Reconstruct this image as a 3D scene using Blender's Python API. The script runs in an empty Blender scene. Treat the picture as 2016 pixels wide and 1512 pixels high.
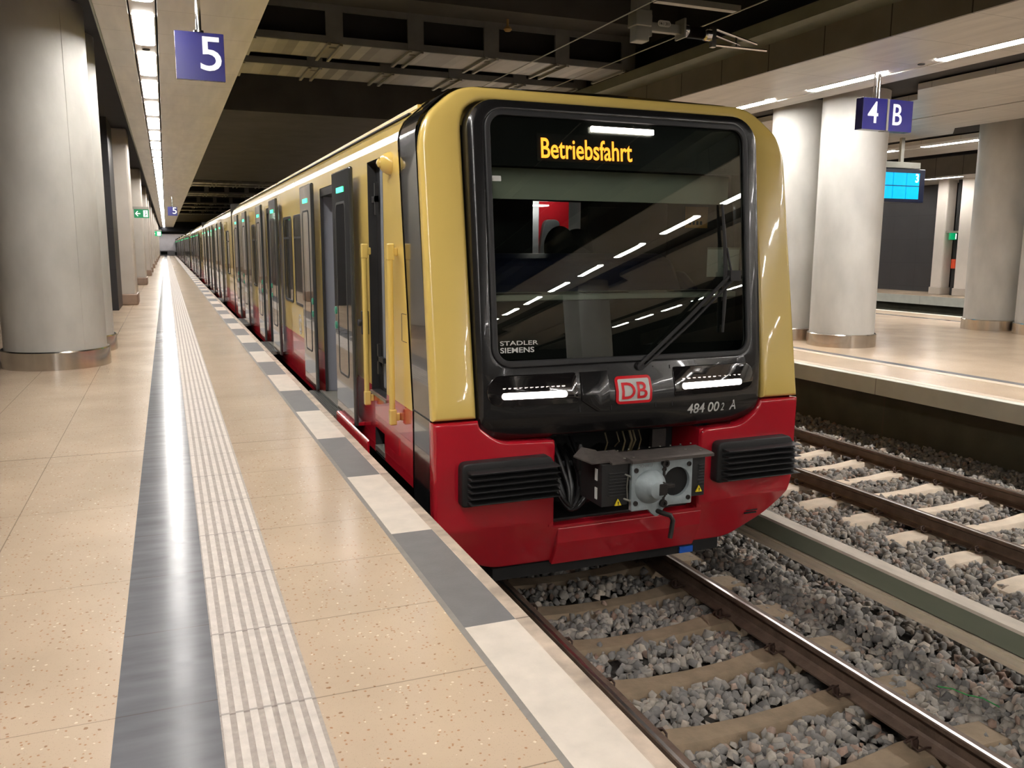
import bpy, bmesh, math, random
import numpy as np
from mathutils import Vector, Matrix
random.seed(7)
C = bpy.context.scene.collection
S = bpy.context.scene
# ---------------------------------------------------------------- camera, world, exposure
EYE = (0.0, 0.0, 1.6)
YAW, PITCH, ROLL = 0.384151289, 0.160560832, 0.00468911860
cd = bpy.data.cameras.new('camera'); cam = bpy.data.objects.new('camera', cd); C.objects.link(cam)
cd.sensor_width = 36.0; cd.sensor_fit = 'HORIZONTAL'; cd.lens = 1667.80340/2016*36; cd.clip_start = .05; cd.clip_end = 400
_f = Vector((math.sin(YAW)*math.cos(PITCH), math.cos(YAW)*math.cos(PITCH), -math.sin(PITCH)))
_r = Vector((math.cos(YAW), -math.sin(YAW), 0)); _u = _r.cross(_f)
_c, _s = math.cos(ROLL), math.sin(ROLL)
_R = _c*_r+_s*_u; _U = -_s*_r+_c*_u
cam.matrix_world = Matrix(((_R.x, _U.x, -_f.x, EYE[0]), (_R.y, _U.y, -_f.y, EYE[1]), (_R.z, _U.z, -_f.z, EYE[2]), (0, 0, 0, 1)))
S.camera = cam
S.view_settings.view_transform = 'Standard'; S.view_settings.look = 'None'; S.view_settings.gamma = 1
S.view_settings.exposure = 0.0; S.view_settings.use_curve_mapping = False
W = bpy.data.worlds.new('world'); S.world = W; W.use_nodes = True
W.node_tree.nodes['Background'].inputs[0].default_value = (.8, .9, 1, 1)
W.node_tree.nodes['Background'].inputs[1].default_value = 0.004
LAMP = 55.0          # radiance of the ceiling lamps
S.cycles.max_bounces = 8; S.cycles.diffuse_bounces = 4; S.cycles.glossy_bounces = 4; S.cycles.transparent_max_bounces = 12
S.cycles.sample_clamp_indirect = 6.0
S.cycles.use_denoising = True
# ---------------------------------------------------------------- materials
def lin(r, g, b):
    return tuple(((c/255)/12.92 if c/255 <= .04045 else ((c/255+.055)/1.055)**2.4) for c in (r, g, b))
MATS = {}
def pmat(name, col, rough=.5, metal=0., noise=None, bump=None, coat=0., emit=None, spec=.5, stretch=None, rvar=0.):
    """procedural principled: noise=(scale, amount) varies the colour, bump=(scale, strength)"""
    m = bpy.data.materials.new(name); m.use_nodes = True; nt = m.node_tree; N = nt.nodes; L = nt.links
    p = N['Principled BSDF']; p.inputs['Base Color'].default_value = (*col, 1)
    p.inputs['Roughness'].default_value = rough; p.inputs['Metallic'].default_value = metal
    p.inputs['Coat Weight'].default_value = coat; p.inputs['Coat Roughness'].default_value = .03
    p.inputs['Specular IOR Level'].default_value = spec
    tc = N.new('ShaderNodeTexCoord'); mp = N.new('ShaderNodeMapping'); L.new(tc.outputs['Object'], mp.inputs[0])
    if stretch: mp.inputs['Scale'].default_value = stretch
    if noise:
        n = N.new('ShaderNodeTexNoise'); n.inputs['Scale'].default_value = noise[0]; n.inputs['Detail'].default_value = 6
        L.new(mp.outputs[0], n.inputs[0])
        mx = N.new('ShaderNodeMix'); mx.data_type = 'RGBA'
        mr = N.new('ShaderNodeMapRange'); mr.inputs[1].default_value = .3; mr.inputs[2].default_value = .7
        L.new(n.outputs['Fac'], mr.inputs[0]); L.new(mr.outputs[0], mx.inputs['Factor'])
        a = noise[1]
        mx.inputs['A'].default_value = (*[c*(1-a) for c in col], 1); mx.inputs['B'].default_value = (*[min(1, c*(1+a)) for c in col], 1)
        L.new(mx.outputs['Result'], p.inputs['Base Color'])
        if rvar:
            r2 = N.new('ShaderNodeMapRange'); r2.inputs[3].default_value = rough-rvar; r2.inputs[4].default_value = rough+rvar
            L.new(n.outputs['Fac'], r2.inputs[0]); L.new(r2.outputs[0], p.inputs['Roughness'])
    if bump:
        n2 = N.new('ShaderNodeTexNoise'); n2.inputs['Scale'].default_value = bump[0]; n2.inputs['Detail'].default_value = 4
        L.new(mp.outputs[0], n2.inputs[0]); b = N.new('ShaderNodeBump'); b.inputs['Strength'].default_value = bump[1]
        b.inputs['Distance'].default_value = .01
        L.new(n2.outputs['Fac'], b.inputs['Height']); L.new(b.outputs[0], p.inputs['Normal'])
    if emit:
        p.inputs['Emission Color'].default_value = (*emit[0], 1); p.inputs['Emission Strength'].default_value = emit[1]
    MATS[name] = m
    return m

def joints(m, specs, depth=.6, col=(.1, .08, .06)):
    """dark joint lines at world coordinates: specs = [(axis, period, offset, width, lo, hi, axis2)]"""
    nt = m.node_tree; N = nt.nodes; L = nt.links; p = N['Principled BSDF']
    g = N.new('ShaderNodeNewGeometry'); sp = N.new('ShaderNodeSeparateXYZ'); L.new(g.outputs['Position'], sp.inputs[0])
    acc = None
    def M(op, a, b=None):
        n = N.new('ShaderNodeMath'); n.operation = op
        for i, v in enumerate((a, b)):
            if v is None: continue
            if isinstance(v, (int, float)): n.inputs[i].default_value = v
            else: L.new(v, n.inputs[i])
        return n.outputs[0]
    for ax, per, off, wid, lo, hi, ax2 in specs:
        v = M('SUBTRACT', sp.outputs[ax], off-per/2)
        v = M('FLOORED_MODULO', v, per); v = M('ABSOLUTE', M('SUBTRACT', v, per/2))
        v = M('LESS_THAN', v, wid/2)
        v = M('MULTIPLY', v, M('GREATER_THAN', sp.outputs[ax2], lo)); v = M('MULTIPLY', v, M('LESS_THAN', sp.outputs[ax2], hi))
        acc = v if acc is None else M('MAXIMUM', acc, v)
    acc = M('MULTIPLY', acc, depth)
    mx = N.new('ShaderNodeMix'); mx.data_type = 'RGBA'; L.new(acc, mx.inputs['Factor'])
    bc = p.inputs['Base Color']
    if bc.links: src = bc.links[0].from_socket; L.new(src, mx.inputs['A'])
    else: mx.inputs['A'].default_value = bc.default_value
    mx.inputs['B'].default_value = (*col, 1)
    L.new(mx.outputs['Result'], bc)

def terrazzo(name, c0, c1, chip, rough):
    m = pmat(name, c0, rough, noise=(1.3, .08), rvar=.05); nt = m.node_tree; N = nt.nodes; L = nt.links; p = N['Principled BSDF']
    tc = N.new('ShaderNodeTexCoord')
    src = p.inputs['Base Color'].links[0].from_socket
    for sc, thr, colr, amt in ((46, .2, chip, .65), (31, .14, c1, .7), (25, .13, tuple(c*.65 for c in chip), .65), (140, .25, tuple(c*.75 for c in c0), .5)):
        v = N.new('ShaderNodeTexVoronoi'); v.inputs['Scale'].default_value = sc; L.new(tc.outputs['Object'], v.inputs['Vector'])
        v.inputs['Randomness'].default_value = 1
        ns = N.new('ShaderNodeTexNoise'); ns.inputs['Scale'].default_value = sc*1.7; L.new(tc.outputs['Object'], ns.inputs[0])
        ad = N.new('ShaderNodeMath'); ad.operation = 'MULTIPLY_ADD'; ad.inputs[1].default_value = .5; L.new(ns.outputs['Fac'], ad.inputs[0]); L.new(v.outputs['Distance'], ad.inputs[2])
        sx = N.new('ShaderNodeSeparateColor'); L.new(v.outputs['Color'], sx.inputs[0])
        mr = N.new('ShaderNodeMapRange'); mr.inputs[1].default_value = thr+.27; mr.inputs[2].default_value = thr+.22; mr.inputs[3].default_value = 0; mr.inputs[4].default_value = amt
        L.new(ad.outputs[0], mr.inputs[0])
        mu = N.new('ShaderNodeMath'); mu.operation = 'MULTIPLY'; L.new(mr.outputs[0], mu.inputs[0]); gt = N.new('ShaderNodeMath'); gt.operation = 'GREATER_THAN'; gt.inputs[1].default_value = .5; L.new(sx.outputs[0], gt.inputs[0]); L.new(gt.outputs[0], mu.inputs[1])
        mx = N.new('ShaderNodeMix'); mx.data_type = 'RGBA'; L.new(mu.outputs[0], mx.inputs['Factor']); L.new(src, mx.inputs['A'])
        mx.inputs['B'].default_value = (*colr, 1); src = mx.outputs['Result']
    L.new(src, p.inputs['Base Color'])
    return m

F0 = lin(200, 178, 154)
M_floor = terrazzo('terrazzo_beige', F0, lin(240, 228, 205), lin(165, 110, 65), .2)
joints(M_floor, [(1, .654, 2.873, .006, .41, 1.06, 0), (1, 1.308, 2.99, .004, -9, -.25, 0), (0, .66, -.90, .006, -9, -.5, 0), (1, 60, 7.13, .016, -9, 1.4, 0)], .5)
M_floorL = M_floor
M_floor2 = terrazzo('terrazzo_beige_far', F0, lin(235, 220, 195), lin(190, 150, 110), .22)
M_darkstrip = pmat('dark_slate_strip', lin(112, 112, 115), .15, noise=(5, .12), bump=(9, .02), rvar=.06, stretch=(.6, 3, 1), spec=.02); joints(M_darkstrip, [(1, .654, 2.99, .006, -1, 1, 0)], .5)
M_tact = pmat('tactile_white', lin(206, 196, 186), .6, noise=(18, .1), bump=(80, .25))
M_tactg = pmat('tactile_groove', lin(168, 156, 146), .65, noise=(30, .14), bump=(80, .3))
M_chkL = pmat('edge_block_light', lin(218, 206, 192), .5, noise=(9, .07), bump=(60, .1))
M_chkD = pmat('edge_block_dark', lin(116, 114, 114), .5, noise=(9, .06), bump=(60, .1))
M_edge = pmat('platform_kerb', lin(186, 168, 150), .6, noise=(7, .32), bump=(50, .2)); joints(M_edge, [(1, 2.55, 3.22, .012, 0, 9, 0)], .7)
M_thin = pmat('grey_inlay', lin(140, 134, 128), .5, noise=(20, .08))
M_conc = pmat('column_concrete', lin(184, 182, 176), .55, noise=(2.2, .14), bump=(25, .08), stretch=(1, 1, .5))
M_concw = pmat('grey_concrete', lin(88, 88, 88), .8, noise=(3, .15), bump=(30, .15))
M_concd = pmat('dark_concrete', lin(58, 56, 54), .9, noise=(1.5, .2), bump=(12, .2))
M_black = pmat('tunnel_ceiling_black', lin(17, 18, 24), .9, noise=(2, .2))
M_steel = pmat('brushed_steel', (.62, .58, .53), .2, 1., noise=(5, .1), stretch=(1.5, 1.5, .05), rvar=.06)
M_soff = pmat('soffit_metal', (.78, .76, .72), .38, .3, noise=(6, .1), stretch=(1, .12, 1), rvar=.08)
joints(M_soff, [(1, 1.18, .35, .008, -100, 100, 0)], .6)
M_slot = pmat('lamp_channel_metal', (.72, .67, .61), .4, .6, noise=(6, .05))
M_dkslot = pmat('dark_gap', (.01, .01, .01), .8, noise=(3, .1))
M_fascia = pmat('dark_fascia', lin(118, 114, 106), .45, .2, noise=(2, .12)); joints(M_fascia, [(1, 1.18, 1.53, .02, -100, 100, 0)], .85, (.004, .004, .004))
M_green = pmat('grey_green_metal', lin(120, 122, 108), .5, .2, noise=(3, .1))
M_panel = pmat('dark_wall_panel', lin(34, 33, 36), .5, noise=(1.2, .15)); joints(M_panel, [(2, 1.0, 0, .014, -100, 200, 1), (1, 1.3, .4, .014, -100, 100, 0)], .8, (.002, .002, .002))
M_endw = pmat('end_wall_grey', lin(225, 220, 225), .6, noise=(1, .08))
M_galv = pmat('galvanised_sheet', lin(150, 148, 138), .42, .7, noise=(1.4, .1))
M_duct = pmat('cable_tray_sheet', lin(172, 172, 168), .4, .4, noise=(2.3, .1))
def panelled(m, ax, per, amt):
    nt = m.node_tree; N = nt.nodes; L = nt.links; p = N['Principled BSDF']; g = N.new('ShaderNodeNewGeometry'); sp = N.new('ShaderNodeSeparateXYZ'); L.new(g.outputs['Position'], sp.inputs[0])
    d = N.new('ShaderNodeMath'); d.operation = 'DIVIDE'; d.inputs[1].default_value = per; L.new(sp.outputs[ax], d.inputs[0])
    fl = N.new('ShaderNodeMath'); fl.operation = 'FLOOR'; L.new(d.outputs[0], fl.inputs[0]); w = N.new('ShaderNodeTexWhiteNoise'); w.noise_dimensions = '1D'; L.new(fl.outputs[0], w.inputs['W'])
    mr = N.new('ShaderNodeMapRange'); mr.inputs[3].default_value = 1-amt; mr.inputs[4].default_value = 1; L.new(w.outputs['Value'], mr.inputs[0])
    mx = N.new('ShaderNodeMix'); mx.data_type = 'RGBA'; mx.blend_type = 'MULTIPLY'; mx.inputs['Factor'].default_value = 1
    L.new(p.inputs['Base Color'].links[0].from_socket, mx.inputs['A']); L.new(mr.outputs[0], mx.inputs['B']); L.new(mx.outputs['Result'], p.inputs['Base Color'])
panelled(M_duct, 0, .17, .6)
M_sign = pmat('blue_sign', lin(30, 30, 102), .25, noise=(3, .05), coat=.3)
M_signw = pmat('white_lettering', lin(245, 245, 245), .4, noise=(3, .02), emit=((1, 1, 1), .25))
M_chrome = pmat('polished_tube', (.75, .75, .75), .15, 1., noise=(5, .03))
M_lamp2 = pmat('lamp_diffuser_far_platform', (.9, .9, .9), .5, noise=(3, .01), emit=((1., .965, .925), LAMP*1.9))
M_lamp = pmat('lamp_diffuser', (.9, .9, .9), .5, noise=(3, .01), emit=((1., .965, .925), LAMP))
M_ball = pmat('ballast_stone', lin(140, 132, 122), .85, noise=(9, .22), bump=(60, .4))
M_bed = pmat('ballast_bed', lin(62, 58, 54), .95, noise=(30, .4), bump=(40, 1.))
M_slp1 = pmat('concrete_sleeper_dusty', lin(136, 118, 96), .85, noise=(9, .16), bump=(60, .3))
M_slp2 = pmat('concrete_sleeper_pale', lin(214, 198, 178), .85, noise=(9, .08), bump=(60, .2))
M_rust = pmat('rail_rust', lin(100, 82, 70), .55, .2, noise=(8, .3), bump=(50, .3))
M_railtop = pmat('rail_head_polished', (.62, .60, .57), .3, 1., noise=(10, .08))
M_clip = pmat('spring_clip_steel', lin(70, 52, 44), .6, .4, noise=(20, .2))

# ---------------------------------------------------------------- mesh helpers
OFF = {}
class MB:
    def __init__(s): s.v = []; s.f = []; s.m = []
    def add(s, vs, fs, m=0):
        o = len(s.v); s.v += [tuple(p) for p in vs]; s.f += [tuple(i+o for i in f) for f in fs]; s.m += ([m]*len(fs) if isinstance(m, int) else list(m)); return s
    def box(s, x0, x1, y0, y1, z0, z1, m=0):
        return s.add([(x0,y0,z0),(x1,y0,z0),(x1,y1,z0),(x0,y1,z0),(x0,y0,z1),(x1,y0,z1),(x1,y1,z1),(x0,y1,z1)],
                     [(0,3,2,1),(4,5,6,7),(0,1,5,4),(1,2,6,5),(2,3,7,6),(3,0,4,7)], m)
    def prism(s, poly, axis, a, b, m=0):
        """poly: 2d points in the two other axes (order x,y,z without axis)"""
        def P(u, v, w): return (w, u, v) if axis == 0 else (u, w, v) if axis == 1 else (u, v, w)
        n = len(poly); vs = [P(u, v, a) for u, v in poly]+[P(u, v, b) for u, v in poly]
        fs = [tuple(range(n)), tuple(range(2*n-1, n-1, -1))]+[(i, i+n, (i+1) % n+n, (i+1) % n) for i in range(n)]
        return s.add(vs, fs, m)
    def lathe(s, prof, c, seg=32, m=0, axis=2):
        vs = []; fs = []
        for r, h in prof:
            for k in range(seg):
                a = 2*math.pi*k/seg; u, v = r*math.cos(a), r*math.sin(a)
                vs.append((c[0]+u, c[1]+v, c[2]+h) if axis == 2 else (c[0]+u, c[1]+h, c[2]+v) if axis == 1 else (c[0]+h, c[1]+u, c[2]+v))
        for j in range(len(prof)-1):
            for k in range(seg):
                k2 = (k+1) % seg; fs.append((j*seg+k, j*seg+k2, (j+1)*seg+k2, (j+1)*seg+k))
        fs.append(tuple(range(seg-1, -1, -1))); fs.append(tuple((len(prof)-1)*seg+k for k in range(seg)))
        return s.add(vs, fs, m)
    def tube(s, pts, r, seg=8, m=0, sm=0):
        pts = [Vector(p) for p in pts]
        if sm:
            q = []
            for i in range(len(pts)-1):
                a, b, c, d = pts[max(i-1, 0)], pts[i], pts[i+1], pts[min(i+2, len(pts)-1)]
                for k in range(sm):
                    t = k/sm; q.append(.5*((2*b)+(c-a)*t+(2*a-5*b+4*c-d)*t*t+(3*b-a-3*c+d)*t**3))
            pts = q+[pts[-1]]
        vs = []; fs = []; n = len(pts)
        rs = r if isinstance(r, (list, tuple)) else [r]*n
        prev = None
        for i, p in enumerate(pts):
            d = (pts[min(i+1, n-1)]-pts[max(i-1, 0)]).normalized()
            if prev is None:
                a = Vector((0, 0, 1)) if abs(d.z) < .9 else Vector((1, 0, 0)); u = d.cross(a).normalized()
            else: u = (prev-d*prev.dot(d)).normalized()
            prev = u; w = d.cross(u)
            for k in range(seg):
                t = 2*math.pi*k/seg; vs.append(p+(u*math.cos(t)+w*math.sin(t))*rs[i])
        for j in range(n-1):
            for k in range(seg):
                k2 = (k+1) % seg; fs.append((j*seg+k, j*seg+k2, (j+1)*seg+k2, (j+1)*seg+k))
        fs.append(tuple(range(seg-1, -1, -1))); fs.append(tuple((n-1)*seg+k for k in range(seg)))
        return s.add(vs, fs, m)
    def build(s, name, mats, parent=None, smooth=False, bevel=0, seg=2):
        mats = mats if isinstance(mats, (list, tuple)) else [mats]
        o0 = OFF.get(parent.name, Vector((0, 0, 0))) if parent else Vector((0, 0, 0))
        me = bpy.data.meshes.new(name); me.from_pydata([tuple(Vector(v)-o0) for v in s.v], [], s.f)
        for m in mats: me.materials.append(m)
        me.polygons.foreach_set('material_index', s.m)
        bm = bmesh.new(); bm.from_mesh(me); bmesh.ops.recalc_face_normals(bm, faces=bm.faces)
        bm.to_mesh(me); bm.free()
        o = bpy.data.objects.new(name, me); C.objects.link(o)
        if parent: o.parent = parent; OFF[o.name] = o0
        if smooth:
            me.polygons.foreach_set('use_smooth', [True]*len(me.polygons)); me.set_sharp_from_angle(angle=math.radians(35))
        if bevel:
            b = o.modifiers.new('bevel', 'BEVEL'); b.width = bevel; b.segments = seg; b.limit_method = 'ANGLE'
        return o
def tag(o, label=None, cat=None, group=None, kind=None):
    if label: o['label'] = label
    if cat: o['category'] = cat
    if group: o['group'] = group
    if kind: o['kind'] = kind
    return o
def empty(name, loc, label=None, cat=None, group=None):
    o = bpy.data.objects.new(name, None); C.objects.link(o); o.location = loc; o.empty_display_size = .2; OFF[o.name] = Vector(loc)
    return tag(o, label, cat, group)
def struct(mb, name, mats, **k): return tag(mb.build(name, mats, **k), kind='structure')
def dup(o, d, label=None):
    c = o.copy(); C.objects.link(c); c.location = Vector(o.location)+Vector(d)
    if label: c['label'] = label
    for ch in o.children:
        e = ch.copy(); C.objects.link(e); e.parent = c
        for g in ch.children:
            h = g.copy(); C.objects.link(h); h.parent = e
    return c

def rrect(x0, x1, z0, z1, r, n=6):
    rs = r if isinstance(r, (list, tuple)) else (r,)*4     # bl, br, tr, tl
    P = []
    for (cx, cz, a0), q in zip(((x0, z0, 180), (x1, z0, 270), (x1, z1, 0), (x0, z1, 90)), rs):
        sx = 1 if cx == x0 else -1; sz = 1 if cz == z0 else -1
        for k in range(n+1):
            a = math.radians(a0+90*k/n); P.append((cx+sx*q+q*math.cos(a), cz+sz*q+q*math.sin(a)))
    return P
def round_poly(pts, rad, n=5):
    """fillet a polygon; rad number or list"""
    out = []; N = len(pts)
    for i, p in enumerate(pts):
        r = rad[i] if isinstance(rad, (list, tuple)) else rad
        p = Vector(p); a = Vector(pts[i-1])-p; b = Vector(pts[(i+1) % N])-p
        if r <= 0: out.append(tuple(p)); continue
        r = min(r, a.length*.49, b.length*.49); p0 = p+a.normalized()*r; p1 = p+b.normalized()*r
        for k in range(n+1):
            t = k/n; q = p0*(1-t)**2+p*2*t*(1-t)+p1*t*t; out.append(tuple(q))
    return out
def cpoly(loops, ext, bev, res=2):
    """filled 2d curve (first loop outer, others holes) extruded; returns verts/faces in x,z with y as thickness"""
    cu = bpy.data.curves.new('tmp', 'CURVE'); cu.dimensions = '2D'; cu.fill_mode = 'BOTH'; cu.extrude = max(0, ext-bev); cu.bevel_depth = bev; cu.bevel_resolution = res; cu.offset = -bev
    for lp in loops:
        sp = cu.splines.new('POLY'); sp.points.add(len(lp)-1); sp.use_cyclic_u = True
        for i, (a, b) in enumerate(lp): sp.points[i].co = (a, b, 0, 1)
    return _cmesh(cu)
def _cmesh(cu):
    o = bpy.data.objects.new('tmp', cu); C.objects.link(o)
    dg = bpy.context.evaluated_depsgraph_get(); dg.update(); me = bpy.data.meshes.new_from_object(o.evaluated_get(dg))
    V = [(v.co.x, -v.co.z, v.co.y) for v in me.vertices]; Fs = [tuple(p.vertices) for p in me.polygons]
    bpy.data.objects.remove(o); bpy.data.curves.remove(cu); bpy.data.meshes.remove(me)
    return V, Fs
def text(s, h, w=None, bold=0., ext=.001, align='LEFT'):
    """text mesh in x,z plane: cap height h, total width w, origin bottom-left"""
    cu = bpy.data.curves.new('tmpt', 'FONT'); cu.body = s; cu.size = 1; cu.offset = bold; cu.extrude = .01; cu.resolution_u = 4
    V, Fs = _cmesh(cu); xs = [v[0] for v in V]; zs = [v[2] for v in V]; x0, x1 = min(xs), max(xs)
    cap = .729 if s not in ('2', '5', '3') else max(zs)
    sz = h/cap; sx = (w/(x1-x0)) if w else sz
    V = [((v[0]-x0)*sx, v[1]*ext*100, v[2]*sz) for v in V]
    if align == 'CENTER': V = [(v[0]-(x1-x0)*sx/2, v[1], v[2]) for v in V]
    return V, Fs
def bendmesh(V, Fs, fn, name, mats, parent=None, zc=None, xc=None, smooth=True, midx=None):
    """cut a flat (x,z) mesh along z and x levels, then move every vertex through fn"""
    bm = bmesh.new(); vs = [bm.verts.new(v) for v in V]
    for f in Fs:
        try: bm.faces.new([vs[i] for i in f])
        except ValueError: pass
    bmesh.ops.remove_doubles(bm, verts=bm.verts, dist=1e-5)
    for z in (zc or []): bmesh.ops.bisect_plane(bm, geom=bm.verts[:]+bm.edges[:]+bm.faces[:], plane_co=(0, 0, z), plane_no=(0, 0, 1), dist=1e-5)
    for x in (xc or []): bmesh.ops.bisect_plane(bm, geom=bm.verts[:]+bm.edges[:]+bm.faces[:], plane_co=(x, 0, 0), plane_no=(1, 0, 0), dist=1e-5)
    o0 = OFF.get(parent.name, Vector((0, 0, 0))) if parent else Vector((0, 0, 0))
    for v in bm.verts: v.co = Vector(fn(v.co.x, v.co.y, v.co.z))-o0
    bmesh.ops.recalc_face_normals(bm, faces=bm.faces)
    me = bpy.data.meshes.new(name)
    bm.to_mesh(me); bm.free()
    for m in (mats if isinstance(mats, (list, tuple)) else [mats]): me.materials.append(m)
    if midx:
        for p in me.polygons: p.material_index = midx(p.center+o0, p.normal)
    o = bpy.data.objects.new(name, me); C.objects.link(o)
    if parent: o.parent = parent; OFF[o.name] = o0
    if smooth:
        me.polygons.foreach_set('use_smooth', [True]*len(me.polygons)); me.set_sharp_from_angle(angle=math.radians(30))
    return o
# ================================================================ THE SETTING
Y0, Y1 = -34.0, 150.0
ZS = 4.24                                    # soffit height
# near platform
m = MB(); m.box(-9, -.25, Y0, Y1, -1.3, 0); struct(m, 'floor', M_floor)
m = MB(); m.box(.41, 1.06, Y0, Y1, -.3, 0); m.box(-.25, .41, Y0, Y1, -.3, -.012); struct(m, 'floor_2', M_floor)
m = MB(); m.box(-.25, .082, Y0, Y1, -.011, .001); struct(m, 'trim_1', M_darkstrip)
m = MB()                                     # ribbed guidance strip
m.box(.082, .41, Y0, Y1, -.011, .0, 1)
for k in range(7):
    x = .088+k*.0468; m.box(x, x+.026, Y0, Y1, -.001, .004, 0)
joints(M_tact, [(1, .654, 2.873, .012, -9, 9, 0)], .6, (.2, .17, .15)); joints(M_tactg, [(1, .654, 2.873, .012, -9, 9, 0)], .6, (.15, .12, .1))
struct(m, 'trim_2', [M_tact, M_tactg])
m = MB(); m.box(1.06, 1.088, Y0, Y1, -.3, .0005); struct(m, 'trim_3', M_thin)
m = MB(); P = 1.2745; y = 3.215-P*30; k = 0
while y < Y1:
    m.box(1.088, 1.322, max(y, Y0), min(y+P, Y1), -.3, .0008, 1 if k % 2 == 0 else 0) if y+P > Y0 else None
    y += P; k += 1
struct(m, 'trim_4', [M_chkL, M_chkD])
m = MB(); m.box(1.322, 1.39, Y0, Y1, -.22, 0); struct(m, 'trim_5', M_edge, bevel=.006)
m = MB(); m.box(.9, 1.25, Y0, Y1, -1.4, -.22); struct(m, 'wall_near_platform', M_concd)
# track bed
m = MB(); m.box(.9, 27.4, Y0, Y1+10, -1.6, -1.235); struct(m, 'floor_3', M_bed)
# far platform
XF = 9.16; XG = 19.8
m = MB(); m.box(XF+.05, XG-.05, Y0, Y1, -.38, -.2); struct(m, 'floor_4', M_floor2)
m = MB(); m.box(XF, XF+.16, Y0, Y1, -.435, -.199); m.box(XG-.16, XG, Y0, Y1, -.435, -.199)
M_fc = pmat('platform_edge_concrete', lin(196, 197, 186), .7, noise=(4, .06)); joints(M_fc, [(1, 2.6, 9.1-.1, .015, -100, 100, 0)], .6)
struct(m, 'trim_6', M_fc, bevel=.008)
m = MB(); m.box(XF+.16, XF+.3, Y0, Y1, -.3, -.1985); m.box(XG-.3, XG-.16, Y0, Y1, -.3, -.1985)
struct(m, 'trim_7', pmat('pale_edge_band', lin(222, 204, 184), .35, noise=(5, .05)))
m = MB(); m.box(10.5, 10.68, Y0, Y1, -.3, -.1982, 0); m.box(10.32, 10.5, Y0, Y1, -.3, -.1984, 1); m.box(18.3, 18.5, Y0, Y1, -.3, -.1982, 0)
struct(m, 'trim_8', [M_darkstrip, MATS['pale_edge_band']])
m = MB(); m.box(XF+.55, XF+.9, Y0, Y1, -1.4, -.38); m.box(XG-.9, XG-.55, Y0, Y1, -1.4, -.38)
M_pw = pmat('platform_underwall', lin(76, 76, 64), .85, noise=(3, .15), bump=(20, .2)); joints(M_pw, [(1, 4.1, 9.35, .03, -100, 100, 0)], .6)
struct(m, 'wall_platform_side', M_pw)
# third platform far right
m = MB(); m.box(27.0, 42, Y0, Y1, -.45, -.2); struct(m, 'floor_5', M_floor2)
m = MB(); m.box(26.95, 27.02, Y0, Y1, -.52, -.199); struct(m, 'trim_9', M_fc)
m = MB(); m.box(27.5, 27.8, Y0, Y1, -1.4, -.45); struct(m, 'wall_platform_right', M_pw)
m = MB(); m.box(29.9, 30.3, 25.6, Y1, -.2, 5.2); m.box(36, 36.3, Y0, 25.6, -.2, 5.2); m.box(29.9, 36, 25.6, 25.9, -.2, 5.2); struct(m, 'wall_right', M_panel)
m = MB(); m.box(26.6, 40, Y0, Y1, 4.24, 4.34); struct(m, 'ceiling_6', M_soff)
m = MB(); m.box(26.5, 26.62, Y0, Y1, 4.22, 4.9); struct(m, 'trim_10', M_fascia)
# left side walls
m = MB(); m.box(-4.2, -1.16, 23.1, 25.1, 0, 4.7); m.box(-4.2, -1.16, 25.1, Y1, 0, 4.7); struct(m, 'wall_left', M_panel)
m = MB(); m.box(-9.2, -9, Y0, Y1, -.2, 4.7); struct(m, 'wall_left_outer', pmat('pale_wall', lin(170, 166, 158), .6, noise=(1, .06)))
m = MB(); m.box(-9.2, -.62, Y0, Y1, 4.62, 4.8); struct(m, 'ceiling', pmat('recess_dark', lin(40, 40, 44), .8, noise=(2, .1)))
# left soffit: wide panels, lamp channel, narrow panels
m = MB(); m.box(.055, 1.195, Y0, 137, ZS, ZS+.12); m.box(-.605, -.255, Y0, 137, ZS, ZS+.12); struct(m, 'ceiling_2', M_soff, bevel=.004)
m = MB(); m.box(-.235, .035, Y0, 137, ZS+.012, ZS+.1); struct(m, 'trim_11', M_slot)
m = MB(); m.box(-.62, 1.15, Y0, 137, ZS+.13, 4.62); struct(m, 'ceiling_3', M_dkslot)
m = MB(); m.box(-.63, -.607, Y0, 137, ZS-.01, ZS+.2); struct(m, 'trim_12', M_green)
# main slab high above the tracks
for nm_, bx_ in (('ceiling_4', (-9.2, 42, Y0, Y1+12, 7.0, 7.2)), ('wall_upper_left', (1.1, 1.2, Y0, 137, ZS+.121, 7.0)), ('wall_upper_right', (8.9, 9.0, Y0, Y1+10, 4.9, 7.0)), ('wall_upper_far', (26.3, 26.4, Y0, Y1, 4.9, 7)), ('wall_upper_end', (-1, 9, 137, 138, 3.6, 7.0))):
    m = MB(); m.box(*bx_); struct(m, nm_, M_black)
m = MB(); m.box(1.2, 8.9, 23.4, 48.5, 5.0, 7.0); m.box(1.2, 8.9, 13.95, 15.6, 5.5, 7.0)
struct(m, 'ceiling_5', M_concd)
m = MB(); m.box(1.2, 8.9, 100, 137, 5.0, 7.0); struct(m, 'ceiling_7', M_concd)
# end walls
m = MB(); m.box(-9.2, 9, 153, 153.4, .5, 3.4, 0); m.box(-9.2, 9, 153.02, 153.4, -1.4, .5, 1); m.box(-9.2, 9, 153.02, 153.4, 3.4, 7, 1); struct(m, 'wall_far', [M_endw, M_black])
m = MB(); m.box(-9.2, 42, Y0-.3, Y0, -1.4, 7.2); struct(m, 'wall_behind', M_panel)
m = MB(); m.box(9, 42, Y1, Y1+.4, -1.4, 7.2); struct(m, 'wall_far_right', M_panel)
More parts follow.
